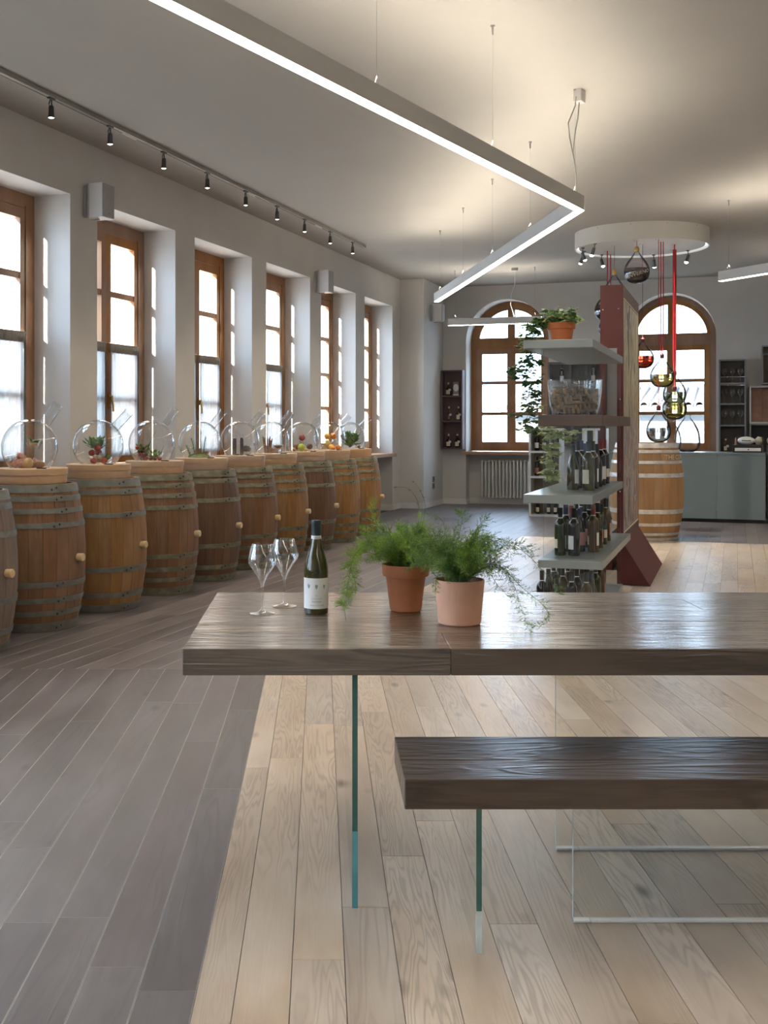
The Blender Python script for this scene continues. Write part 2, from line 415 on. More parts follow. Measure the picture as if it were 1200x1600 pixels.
def painting_mat():
    m, nt, out = new_mat('abstract_painting')
    L = nt.links
    tc = N(nt, 'ShaderNodeTexCoord')
    mp = N(nt, 'ShaderNodeMapping'); mp.inputs['Scale'].default_value = (1, 2.6, 1.1)
    L.new(tc.outputs['Object'], mp.inputs[0])
    n1 = N(nt, 'ShaderNodeTexNoise', i_Scale=1.7, i_Detail=6.0, i_Distortion=1.2)
    L.new(mp.outputs[0], n1.inputs['Vector'])
    c1 = ramp(nt, n1.outputs['Fac'], [(0.40, (0.08, 0.07, 0.04)), (0.45, (0.42, 0.36, 0.20)), (0.50, (0.62, 0.55, 0.38)), (0.53, (0.20, 0.19, 0.08)), (0.58, (0.58, 0.52, 0.36))])
    n2 = N(nt, 'ShaderNodeTexNoise', i_Scale=2.0, i_Detail=5.0, i_Distortion=1.6)
    L.new(mp.outputs[0], n2.inputs['Vector'])
    c2 = ramp(nt, n2.outputs['Fac'], [(0.40, (0.34, 0.08, 0.03)), (0.44, (0.56, 0.46, 0.28)), (0.48, (0.10, 0.27, 0.42)), (0.53, (0.62, 0.54, 0.38)), (0.56, (0.26, 0.12, 0.26)), (0.60, (0.14, 0.07, 0.02))])
    sp = N(nt, 'ShaderNodeSeparateXYZ'); L.new(tc.outputs['Object'], sp.inputs[0])
    mr = N(nt, 'ShaderNodeMapRange'); mr.inputs['From Min'].default_value = 1.75; mr.inputs['From Max'].default_value = 1.25
    L.new(sp.outputs[2], mr.inputs['Value'])
    c = mixc(nt, mr.outputs[0], c1, c2)
    b = N(nt, 'ShaderNodeBsdfPrincipled'); b.inputs['Roughness'].default_value = 0.45
    L.new(c, b.inputs['Base Color']); L.new(b.outputs[0], out.inputs[0])
    return m
M['painting'] = painting_mat()

# ------------------------------------------------------------------ mesh builder
class MB:
    def __init__(self):
        self.v = []; self.f = []; self.m = []; self.uv = []; self.s = []
    def add(self, verts, faces, mat=0, smooth=False, uvs=None):
        o = len(self.v)
        self.v.extend([tuple(p) for p in verts])
        for i, f in enumerate(faces):
            self.f.append([o + k for k in f]); self.m.append(mat); self.s.append(smooth)
            self.uv.append(uvs[i] if uvs else None)
        return self
    def box(self, a, b, mat=0, mtx=None, rnd=None, axis=0):
        x0, y0, z0 = a; x1, y1, z1 = b
        V = [(x0, y0, z0), (x1, y0, z0), (x1, y1, z0), (x0, y1, z0), (x0, y0, z1), (x1, y0, z1), (x1, y1, z1), (x0, y1, z1)]
        F = [(3, 2, 1, 0), (4, 5, 6, 7), (0, 1, 5, 4), (1, 2, 6, 5), (2, 3, 7, 6), (3, 0, 4, 7)]
        uvs = None
        if rnd is not None:
            uvs = []
            for f in F:
                l = []
                for k in f:
                    p = V[k]
                    al = p[axis]; ac = sum(p[j] for j in range(3) if j != axis)
                    l.append((al + rnd * 37.0, ac + rnd * 91.0, rnd, (rnd * 7.31) % 1.0))
                uvs.append(l)
        if mtx is not None: V = [mtx @ Vector(p) for p in V]
        return self.add(V, F, mat, False, uvs)
    def bbox(self, a, b, r=0.004, mat=0, rnd=None, axis=0):
        """box with small chamfers on all edges"""
        x0, y0, z0 = a; x1, y1, z1 = b
        V = []; idx = {}
        for ix, X in enumerate((x0, x1)):
            for iy, Y in enumerate((y0, y1)):
                for iz, Z in enumerate((z0, z1)):
                    sx = r if ix == 0 else -r; sy = r if iy == 0 else -r; sz = r if iz == 0 else -r
                    idx[(ix, iy, iz, 0)] = len(V); V.append((X, Y + sy, Z + sz))
                    idx[(ix, iy, iz, 1)] = len(V); V.append((X + sx, Y, Z + sz))
                    idx[(ix, iy, iz, 2)] = len(V); V.append((X + sx, Y + sy, Z))
        F = []
        for i in (0, 1):
            q = [idx[(i, 0, 0, 0)], idx[(i, 1, 0, 0)], idx[(i, 1, 1, 0)], idx[(i, 0, 1, 0)]]
            F.append(q if i else q[::-1])
            q = [idx[(0, i, 0, 1)], idx[(0, i, 1, 1)], idx[(1, i, 1, 1)], idx[(1, i, 0, 1)]]
            F.append(q if i else q[::-1])
            q = [idx[(0, 0, i, 2)], idx[(1, 0, i, 2)], idx[(1, 1, i, 2)], idx[(0, 1, i, 2)]]
            F.append(q if i else q[::-1])
        for a_ in (0, 1):
            for b_ in (0, 1):
                F.append([idx[(a_, b_, 0, 0)], idx[(a_, b_, 1, 0)], idx[(a_, b_, 1, 1)], idx[(a_, b_, 0, 1)]])
                F.append([idx[(a_, 0, b_, 0)], idx[(a_, 0, b_, 2)], idx[(a_, 1, b_, 2)], idx[(a_, 1, b_, 0)]])
                F.append([idx[(0, a_, b_, 1)], idx[(1, a_, b_, 1)], idx[(1, a_, b_, 2)], idx[(0, a_, b_, 2)]])
                for c_ in (0, 1):
                    F.append([idx[(a_, b_, c_, 0)], idx[(a_, b_, c_, 1)], idx[(a_, b_, c_, 2)]])
        cen = Vector(((x0 + x1) / 2, (y0 + y1) / 2, (z0 + z1) / 2))
        out = []
        for f in F:
            p = [Vector(V[k]) for k in f]
            n = (p[1] - p[0]).cross(p[2] - p[0])
            mid = sum(p, Vector()) / len(p)
            out.append(f if n.dot(mid - cen) > 0 else f[::-1])
        uvs = None
        if rnd is not None:
            uvs = []
            for f in out:
                l = []
                for k in f:
                    p = V[k]
                    al = p[axis]; ac = sum(p[j] for j in range(3) if j != axis)
                    l.append((al + rnd * 37.0, ac + rnd * 91.0, rnd, (rnd * 7.31) % 1.0))
                uvs.append(l)
        return self.add(V, out, mat, False, uvs)
    def prism(self, poly, z0, z1, mat=0, uvf=None):
        n = len(poly)
        V = [(p[0], p[1], z0) for p in poly] + [(p[0], p[1], z1) for p in poly]
        F = [list(range(n))[::-1], list(range(n, 2 * n))] + [(i, (i + 1) % n, n + (i + 1) % n, n + i) for i in range(n)]
        uvs = [[uvf(V[k]) for k in f] for f in F] if uvf else None
        return self.add(V, F, mat, False, uvs)
    def extr(self, poly, a, b, plane='xz', mat=0):
        """polygon in xz (or yz) extruded along the third axis from a to b"""
        n = len(poly)
        if plane == 'xz': V = [(p[0], a, p[1]) for p in poly] + [(p[0], b, p[1]) for p in poly]
        else: V = [(a, p[0], p[1]) for p in poly] + [(b, p[0], p[1]) for p in poly]
        F = [list(range(n)), list(range(n, 2 * n))[::-1]] + [(i, n + i, n + (i + 1) % n, (i + 1) % n) for i in range(n)]
        return self.add(V, F, mat)
    def lathe(self, prof, n=24, c=(0, 0, 0), mat=0, mtx=None, smooth=True, a0=0.0, a1=2 * pi, mats=None):
        # sharp corners of the profile get their own edges so that shading stays crisp
        if not mats and smooth and len(prof) > 2:
            runs = [[prof[0]]]
            for i in range(1, len(prof)):
                runs[-1].append(prof[i])
                if i < len(prof) - 1:
                    ax, ay = prof[i][0] - prof[i - 1][0], prof[i][1] - prof[i - 1][1]
                    bx, by = prof[i + 1][0] - prof[i][0], prof[i + 1][1] - prof[i][1]
                    la, lb_ = sqrt(ax * ax + ay * ay), sqrt(bx * bx + by * by)
                    if la > 1e-9 and lb_ > 1e-9 and (ax * bx + ay * by) / (la * lb_) < 0.80: runs.append([prof[i]])
            if len(runs) > 1:
                for r_ in runs: self.lathe(r_, n, c, mat, mtx, smooth, a0, a1, [mat] * (len(r_) - 1))
                return self
        full = abs(a1 - a0 - 2 * pi) < 1e-6
        cols = n if full else n + 1
        V = []
        for r, z in prof:
            for i in range(cols):
                a = a0 + (a1 - a0) * i / n
                p = Vector((c[0] + r * cos(a), c[1] + r * sin(a), c[2] + z))
                V.append(mtx @ p if mtx is not None else p)
        for j in range(len(prof) - 1):
            F = []
            for i in range(n):
                i2 = (i + 1) % cols if full else i + 1
                r0 = prof[j][0] < 1e-6; r1 = prof[j + 1][0] < 1e-6
                q = [j * cols + i, j * cols + i2, (j + 1) * cols + i2, (j + 1) * cols + i]
                if r0: q = [q[0], q[2], q[3]]
                elif r1: q = [q[0], q[1], q[2]]
                F.append(q)
            mm = mats[j] if mats else mat
            if j == 0:
                o = len(self.v); self.v.extend([tuple(p) for p in V]); base = o
            for q in F:
                self.f.append([base + k for k in q]); self.m.append(mm); self.s.append(smooth); self.uv.append(None)
        return self
    def tube(self, pts, r, n=8, mat=0, caps=True, smooth=True):
        pts = [Vector(p) for p in pts]
        rs = r if isinstance(r, (list, tuple)) else [r] * len(pts)
        V = []
        up = Vector((0.03, 0.05, 1)).normalized()
        for i, p in enumerate(pts):
            d = (pts[min(i + 1, len(pts) - 1)] - pts[max(i - 1, 0)]).normalized()
            x = d.cross(up)
            if x.length < 0.05: x = d.cross(Vector((1, 0, 0)))
            x.normalize(); y = d.cross(x).normalized()
            for k in range(n):
                a = 2 * pi * k / n
                V.append(p + (x * cos(a) + y * sin(a)) * rs[i])
        F = []
        for i in range(len(pts) - 1):
            for k in range(n):
                k2 = (k + 1) % n
                F.append((i * n + k, i * n + k2, (i + 1) * n + k2, (i + 1) * n + k))
        if caps:
            F.append(tuple(range(n))); F.append(tuple(range((len(pts) - 1) * n, len(pts) * n))[::-1])
        return self.add(V, F, mat, smooth)
    def ball(self, c, r, mat=0, n=12, m=8, sq=(1, 1, 1), jit=0.0, seed=0):
        V = [(0, 0, 1)]
        for j in range(1, m):
            th = pi * j / m
            for i in range(n):
                V.append((sin(th) * cos(2 * pi * i / n), sin(th) * sin(2 * pi * i / n), cos(th)))
        V.append((0, 0, -1))
        P = []
        for p in V:
            k = 1.0
            if jit: k += jit * mnoise.noise(Vector(p) * 2.2 + Vector((seed * 3.1, seed, 0)))
            P.append((c[0] + p[0] * r * sq[0] * k, c[1] + p[1] * r * sq[1] * k, c[2] + p[2] * r * sq[2] * k))
        F = [(0, 1 + i, 1 + (i + 1) % n) for i in range(n)]
        for j in range(m - 2):
            for i in range(n):
                a = 1 + j * n + i; b = 1 + j * n + (i + 1) % n
                F.append((a, a + n, b + n, b))
        l = len(V) - 1
        F += [(l, 1 + (m - 2) * n + (i + 1) % n, 1 + (m - 2) * n + i) for i in range(n)]
        return self.add(P, F, mat, True)
    def build(self, name, mats, parent=None, label=None, kind=None, loc=None, rotz=None):
        me = bpy.data.meshes.new(name)
        me.from_pydata(self.v, [], self.f)
        if not isinstance(mats, (list, tuple)): mats = [mats]
        for mm in mats:
            me.materials.append(M[mm] if isinstance(mm, str) else mm)
        me.polygons.foreach_set('material_index', self.m)
        me.polygons.foreach_set('use_smooth', self.s)
        if any(u is not None for u in self.uv):
            u1 = me.uv_layers.new(name='UVMap'); u2 = me.uv_layers.new(name='rnd')
            a = []; b = []
            for f, u in zip(self.f, self.uv):
                for k in range(len(f)):
                    if u is None: a += [0, 0]; b += [0.5, 0.5]
                    else: a += [u[k][0], u[k][1]]; b += [u[k][2], u[k][3]]
            u1.data.foreach_set('uv', a); u2.data.foreach_set('uv', b)
        me.validate(clean_customdata=False)
        me.update()
        o = bpy.data.objects.new(name, me)
        COL.objects.link(o)
        if parent is not None:
            o.parent = parent; KIDS.setdefault(parent.name, []).append(o)
        if loc is not None: o.location = loc
        if rotz is not None: o.rotation_euler = (0, 0, rotz)
        if label: o['label'] = label
        if kind: o['kind'] = kind
        return o

def thing(name, label, cat, loc=(0, 0, 0), rotz=0.0, group=None, kind=None):
    o = bpy.data.objects.new(name, None)
    o.empty_display_size = 0.05
    COL.objects.link(o)
    o.location = loc; o.rotation_euler = (0, 0, rotz)
    if kind: o['kind'] = kind
    else:
        o['label'] = label; o['category'] = cat
        if group: o['group'] = group
    return o
def tag(o, label, cat, group=None):
    o['label'] = label; o['category'] = cat
    if group: o['group'] = group
    return o
def at(o, loc, rotz=0.0):
    o.location = loc; o.rotation_euler = (0, 0, rotz); return o
def dup(root, loc=None, rotz=None, label=None, group=None):
    def rec(o, par):
        c = o.copy(); COL.objects.link(c); c.parent = par
        if par is not None: KIDS.setdefault(par.name, []).append(c)
        for ch in list(KIDS.get(o.name, [])):
            rec(ch, c)
        return c
    c = rec(root, root.parent)
    if loc is not None: c.location = loc
    if rotz is not None: c.rotation_euler = (0, 0, rotz)
    if label: c['label'] = label
    if group: c['group'] = group
    return c
KIDS = {}
def P(px, py, Y):
    return Vector(((px - 500.0) / FPX * Y, Y, CAMZ - (py - 665.0) / FPX * Y))

def text_geo(s, size, extrude=0.0005, align='CENTER'):
    cu = bpy.data.curves.new('t', 'FONT')
    cu.body = s; cu.size = size; cu.extrude = extrude; cu.align_x = align; cu.resolution_u = 2
    o = bpy.data.objects.new('t', cu)
    COL.objects.link(o)
    me = bpy.data.meshes.new_from_object(o)
    V = [tuple(v.co) for v in me.vertices]; F = [tuple(p.vertices) for p in me.polygons]
    bpy.data.objects.remove(o); bpy.data.curves.remove(cu); bpy.data.meshes.remove(me)
    return V, F

# ================================================================== STRUCTURE
rng = random.Random(7)
RW = dict(loc=W(0, 0, 0), rotz=WROT)      # objects meshed in room coordinates (t, s, z)

S_END = 17.89; S_BACK = 19.18; T_PIER = 0.39; S_NEAR = -3.6; T_RIGHT = 10.5
WIN0 = 8.53; WPITCH = 1.868; WWID = 1.447; WTOP = 3.212; SILL = 0.895; REV = 0.34; OUT = 0.82

# floor ------------------------------------------------------------
def clip(poly, a, b, c):
    """keep the part of a convex polygon where a*x+b*y >= c"""
    out = []
    n = len(poly)
    for i in range(n):
        p, q = poly[i], poly[(i + 1) % n]
        dp = a * p[0] + b * p[1] - c; dq = a * q[0] + b * q[1] - c
        if dp >= 0: out.append(p)
        if (dp >= 0) != (dq >= 0):
            k = dp / (dp - dq); out.append((p[0] + (q[0] - p[0]) * k, p[1] + (q[1] - p[1]) * k))
    return out
def area(poly):
    return abs(sum(poly[i][0] * poly[(i + 1) % len(poly)][1] - poly[(i + 1) % len(poly)][0] * poly[i][1] for i in range(len(poly)))) / 2 if len(poly) > 2 else 0

fl = MB(); fl.box((-OUT, S_NEAR - 0.3, -0.14), (T_RIGHT + 0.3, S_BACK + 0.9, -0.0145))
floor = fl.build('floor', 'subfloor', kind='structure', **RW)
planks = []       # (distance, poly_world, mat, origin_fn)
GAP = 0.0009
def add_plank(poly, dark, cx, cy, ang, rnd):
    if area(poly) < 0.004: return
    planks.append((sqrt(cx * cx + cy * cy), poly, dark, (cx, cy, ang), rnd))
# field 1: boards run straight away from the camera (world Y), y < 6.3
X0 = -0.29; YS = 6.3
def rows1(xa, xb, w, dark, sgn):
    x = xa; i = 0
    while (x < xb) if sgn > 0 else (x > xb):
        x1 = x + sgn * (w if not (i == 0 and not dark) else 0.091)
        lo, hi = min(x, x1), max(x, x1)
        y = 0.4 - rng.random() * 1.6
        while y < YS:
            L = rng.choice((1.1, 1.5, 1.9, 2.2)) + rng.random() * 0.3
            ya, yb = y + GAP, min(y + L, YS) - GAP
            poly = [(lo + GAP, ya), (hi - GAP, ya), (hi - GAP, yb), (lo + GAP, yb)]
            poly = clip(poly, 0, 1, 0.4)
            poly = clip(poly, NX, NY, -T0 + 0.0)          # stop at the left wall
            if len(poly) > 2:
                r = rng.random()
                add_plank(poly, dark, (lo + hi) / 2, (ya + yb) / 2, pi / 2, r)
            y += L
        x = x1; i += 1
rows1(X0, -3.2, 0.139, True, -1)
rows1(X0, 3.3, 0.130, False, 1)
# field 2: boards run along the long wall (room s axis), y > 6.3
TL = 2.67; SF = 13.86
def rows2(ta, tb, w, dark, sa, sb):
    t = ta
    while t < tb - 0.02:
        t1 = min(t + w, tb)
        s = sa - rng.random() * 1.5
        while s < sb:
            L = rng.choice((1.1, 1.5, 1.9, 2.2)) + rng.random() * 0.3
            s0, s1 = max(s, sa) + GAP, min(s + L, sb) - GAP
            if s1 > s0 + 0.03:
                q = [W(s0, t + GAP), W(s0, t1 - GAP), W(s1, t1 - GAP), W(s1, t + GAP)]
                poly = clip([(p.x, p.y) for p in q], 0, 1, YS + GAP)
                if len(poly) > 2:
                    c = W((s0 + s1) / 2, (t + t1) / 2)
                    add_plank(poly, dark, c.x, c.y, atan2(UY, UX), rng.random())
            s += L
        t = t1
rows2(0.0, TL, 0.1405, True, 3.5, S_BACK + 0.3)
rows2(TL, 8.3, 0.135, False, 3.5, SF)
rows2(TL, 8.3, 0.1405, True, SF, S_BACK + 0.3)
def in_view(poly):
    for x, y in poly:
        if y > 1.6:
            px = 500 + x / y * FPX; py = 665 + CAMZ / y * FPX
            if -250 < px < 1450 and py < 1900: return True
    return False
vis = sorted([p for p in planks if in_view(p[1])], key=lambda p: p[0])
near = vis[:298]; nearset = set(id(p) for p in near)
rest = [p for p in planks if id(p) not in nearset]
def plank_uv(p):
    cx, cy, ang = p[3]; r = p[4]; ca, sa_ = cos(ang), sin(ang)
    def f(v):
        dx, dy = v[0] - cx, v[1] - cy
        return (dx * ca + dy * sa_ + r * 41.0, -dx * sa_ + dy * ca + v[2] + r * 97.0, r, (r * 7.31) % 1.0)
    return f
inv = Matrix.Translation(W(0, 0, 0)) @ Matrix.Rotation(WROT, 4, 'Z')
inv = inv.inverted()
def child_world(o):            # the child keeps its world coordinates under the rotated floor
    o.matrix_parent_inverse = inv
    return o
for p in near:
    b = MB(); cx, cy, ang = p[3]
    z = rng.uniform(-0.0006, 0.0)
    f = plank_uv(p)
    loc = [(x - cx, y - cy) for x, y in p[1]]
    uvf = (lambda v, f=f, cx=cx, cy=cy: f((v[0] + cx, v[1] + cy, v[2])))
    if p[2]:         # dark boards have pale worn arrises
        b.prism(loc, -0.0145, z - 0.0002, 1, uvf)
        ca, sa_ = cos(ang), sin(ang)
        ins = clip(clip(loc, -sa_, ca, min(-x * sa_ + y * ca for x, y in loc) + 0.0013), sa_, -ca, -max(-x * sa_ + y * ca for x, y in loc) + 0.0013)
        V = [(x, y, z + 0.00005) for x, y in ins]
        b.add(V, [list(range(len(V)))], 0, False, [[uvf(q) for q in V]])
    else: b.prism(loc, -0.0145, z, 0, uvf)
    o = b.build('plank', ['floor_dark', 'worn_edge'] if p[2] else 'floor_light', floor)
    o.location = (cx, cy, 0); child_world(o)
for dark in (True, False):
    b = MB()
    for p in rest:
        if p[2] == dark: b.prism(p[1], -0.0145, rng.uniform(-0.0006, 0.0), 0, plank_uv(p))
    o = b.build('far_planks', 'floor_dark' if dark else 'floor_light', floor, kind='stuff',
                label='far grey-brown floorboards' if dark else 'far pale floorboards')
    child_world(o)

# ceiling ------------------------------------------------------------
b = MB(); b.box((-OUT, S_NEAR - 0.3, CEIL), (T_RIGHT + 0.3, S_BACK + 0.9, CEIL + 0.2))
b.build('ceiling', 'ceiling', kind='structure', **RW)

# left wall with window openings ------------------------------------------------------------
b = MB()
ks = list(range(-6, 5))
spans = [(WIN0 + WPITCH * k, WIN0 + WPITCH * k + WWID) for k in ks]
s = S_NEAR
for a, e in spans:
    if a > s: b.box((-OUT, s, -0.14), (0, a, CEIL))
    b.box((-REV - 0.10, a, WTOP), (0, e, CEIL)); b.box((-OUT, a, WTOP + 0.32), (-REV - 0.10, e, CEIL))      # lintel, higher outside
    b.box((-OUT, a, -0.14), (-REV - 0.03, e, SILL - 0.0))    # breast wall under the window, set back
    # outer reveal is narrower than the inner one
    b.box((-OUT, a, SILL), (-REV - 0.078, a + 0.02, WTOP + 0.32))
    b.box((-OUT, e - 0.06, SILL), (-REV - 0.078, e, WTOP + 0.32))
    s = e
b.box((-OUT, s, -0.14), (0, S_END, CEIL))
b.build('wall_left', 'plaster', kind='structure', **RW)
# pier between left wall and back wall
b = MB(); b.box((-OUT, S_END, -0.14), (T_PIER, S_BACK + 0.8, CEIL))
b.build('wall_pier', 'plaster', kind='structure', **RW)

# back wall with two arched openings ------------------------------------------------------------
ARW = 0.694; SPRING = 2.753
WB = [(1.484), (4.10)]
BD = 0.42; BT = 0.85
b = MB()
def hexa(b, p, s0, s1):     # p: 4 (t,z) points
    b.extr([(q[0], q[1]) for q in p], s0, s1, 'xz')
t = T_PIER
b2 = []
for wc in WB:
    a, e = wc - ARW, wc + ARW
    b.box((t, S_BACK, -0.14), (a, S_BACK + BT, CEIL))
    b.box((a, S_BACK + 0.24, -0.14), (e, S_BACK + BT, SILL - 0.03))     # recessed breast wall
    ns = 20
    for i in range(ns):
        a0 = pi - pi * i / ns; a1 = pi - pi * (i + 1) / ns
        x0, z0 = wc + ARW * cos(a0), SPRING + ARW * sin(a0)
        x1, z1 = wc + ARW * cos(a1), SPRING + ARW * sin(a1)
        hexa(b, [(x0, z0), (x1, z1), (x1, CEIL), (x0, CEIL)], S_BACK, S_BACK + BT)
    t = e
b.box((t, S_BACK, -0.14), (T_RIGHT + 0.3, S_BACK + BT, CEIL))
b.build('wall_back', 'plaster', kind='structure', **RW)
b = MB(); b.box((T_RIGHT, S_NEAR - 0.3, -0.14), (T_RIGHT + 0.3, S_BACK + BT, CEIL))
b.build('wall_right', 'plaster', kind='structure', **RW)
b = MB(); b.box((-OUT, S_NEAR - 0.3, -0.14), (T_RIGHT + 0.3, S_NEAR, CEIL))
b.build('wall_near', 'plaster', kind='structure', **RW)

# skirting boards ------------------------------------------------------------
SK = 0.09; SKD = 0.014
b = MB(); s = S_NEAR
for a, e in spans:
    b.box((0, s, 0), (SKD, a, SK))
    b.box((-REV - 0.03, a, 0), (SKD, a + SKD, SK)); b.box((-REV - 0.03, e - SKD, 0), (SKD, e, SK))
    b.box((-REV - 0.03, a, 0), (-REV - 0.03 + SKD, e, SK))
    s = e
b.box((0, s, 0), (SKD, S_END, SK))
b.build('baseboard_left', 'skirting', kind='structure', **RW)
b = MB()
b.box((0, S_END - SKD, 0), (T_PIER + SKD, S_END, SK)); b.box((T_PIER, S_END, 0), (T_PIER + SKD, S_BACK, SK))
b.build('baseboard_pier', 'skirting', kind='structure', **RW)
b = MB(); t = T_PIER
for wc in WB:
    a, e = wc - ARW, wc + ARW
    b.box((t, S_BACK - SKD, 0), (a, S_BACK, SK))
    b.box((a, S_BACK - SKD, 0), (a + SKD, S_BACK + 0.24, SK)); b.box((e - SKD, S_BACK - SKD, 0), (e, S_BACK + 0.24, SK))
    b.box((a, S_BACK + 0.24 - SKD, 0), (e, S_BACK + 0.24, SK))
    t = e
b.box((t, S_BACK - SKD, 0), (T_RIGHT, S_BACK, SK))
b.build('baseboard_back', 'skirting', kind='structure', **RW)

# long-wall windows ------------------------------------------------------------
# local frame: origin at sill level on the opening's near corner, x = into the room, y = along the wall
def left_window(k, n, curtains):
    root = bpy.data.objects.new('window_%d' % n, None); COL.objects.link(root)
    root['kind'] = 'structure'
    a = WIN0 + WPITCH * k
    root.location = W(a, -REV, 0); root.rotation_euler = (0, 0, WROT)
    H0, H1 = SILL, WTOP - 0.002
    f = MB(); D = 0.075
    f.box((-D, 0, H0), (0, 0.125, H1)); f.box((-D, WWID - 0.125, H0), (0, WWID, H1))
    f.box((-D, 0.125, H1 - 0.115), (0, WWID - 0.125, H1)); f.box((-D, 0.125, H0), (0, WWID - 0.125, H0 + 0.085))
    f.box((-0.01, 0.115, H0), (0.012, 0.135, H1 - 0.10)); f.box((-0.01, WWID - 0.135, H0), (0.012, WWID - 0.115, H1 - 0.10))
    f.build('window_frame', 'window_wood', root)
    rows = [(1.085, 1.55), (1.60, 2.02), (2.07, 2.515), (2.57, 3.003)]
    mid = WWID / 2
    for side in (0, 1):
        y0 = 0.127 if side == 0 else mid + 0.0003
        y1 = mid - 0.0003 if side == 0 else WWID - 0.127
        st_in, st_out = 0.084, 0.078
        ga = y0 + (st_out if side == 0 else st_in); gb = y1 - (st_in if side == 0 else st_out)
        q = MB(); xa, xb = -0.055, 0.004
        q.box((xa, y0, 0.985), (xb, ga, 3.09)); q.box((xa, gb, 0.985), (xb, y1, 3.09))
        q.box((xa, ga, 3.003), (xb, gb, 3.09)); q.box((xa, ga, 0.985), (xb, gb, 1.085))
        for i in range(3):
            q.box((xa + 0.008, ga, rows[i][1]), (xb - 0.006, gb, rows[i + 1][0]))
        sash = q.build('sash', 'window_wood', root)
        for lo, hi in rows:
            g = MB(); g.box((-0.032, ga - 0.005, lo - 0.005), (-0.028, gb + 0.005, hi + 0.005)); g.build('pane', 'pane', sash)
        if side == 1:
            h = MB(); h.box((0.004, y0 + 0.02, 1.50), (0.02, y0 + 0.05, 1.62)); h.tube([(0.012, y0 + 0.035, 1.60), (0.045, y0 + 0.035, 1.60), (0.05, y0 + 0.045, 1.52), (0.05, y0 + 0.05, 1.46)], 0.009, 8)
            h.build('handle', 'brass', root)
        if curtains:
            q = MB(); nx = 60; V = []; F = []
            ca, cb = ga - 0.055, gb + 0.04
            zs = (2.045, 1.9, 1.5, 1.05)
            for j, z in enumerate(zs):
                for i in range(nx + 1):
                    y = ca + (cb - ca) * i / nx
                    amp = 0.004 + 0.002 * j
                    V.append((0.028 + amp * sin(i * 0.95 + 1.3 * sin(i * 0.31 + side)) , y, z))
            for j in range(len(zs) - 1):
                for i in range(nx):
                    F.append((j * (nx + 1) + i, j * (nx + 1) + i + 1, (j + 1) * (nx + 1) + i + 1, (j + 1) * (nx + 1) + i))
            q.add(V, F, 0, True)
            q.build('curtain', 'curtain', root, label='sheer white half curtain')
            q = MB(); nx = 40; V = []; F = []
            for z in (2.085, 2.0):
                for x_ in (0.0, 0.012):
                    for i in range(nx + 1):
                        y = ca + (cb - ca) * i / nx
                        V.append((0.020 + x_ + 0.0045 * sin(i * 1.7), y, z))
            n1 = nx + 1
            for i in range(nx):
                F += [(i, i + 1, n1 + i + 1, n1 + i), (2 * n1 + i, 3 * n1 + i, 3 * n1 + i + 1, 2 * n1 + i + 1),
                      (i, 2 * n1 + i, 2 * n1 + i + 1, i + 1), (n1 + i, n1 + i + 1, 3 * n1 + i + 1, 3 * n1 + i)]
            q.add(V, F, 0, True)
            q.build('curtain_heading', 'curtain_band', root)
            q = MB(); q.tube([(0.026, ca - 0.02, 2.085), (0.026, cb + 0.02, 2.085)], 0.004, 6); q.build('curtain_rod', 'chrome', root)
    return root
for i, k in enumerate(range(-3, 5)):
    left_window(k, i + 1, k < 3)
# sills (one per window)
for i, k in enumerate(range(-6, 5)):
    a = WIN0 + WPITCH * k
    b = MB(); b.bbox((-REV - 0.01, a + 0.001, SILL - 0.05), (0.0, a + WWID - 0.001, SILL + 0.003), 0.003)
    b.bbox((0.0, a - 0.045, SILL - 0.05), (0.06, a + WWID + 0.045, SILL + 0.003), 0.005)
    b.build('trim_%d' % (i + 1), 'sill_wood' if k < 4 else 'sill_wood', kind='structure', **RW)

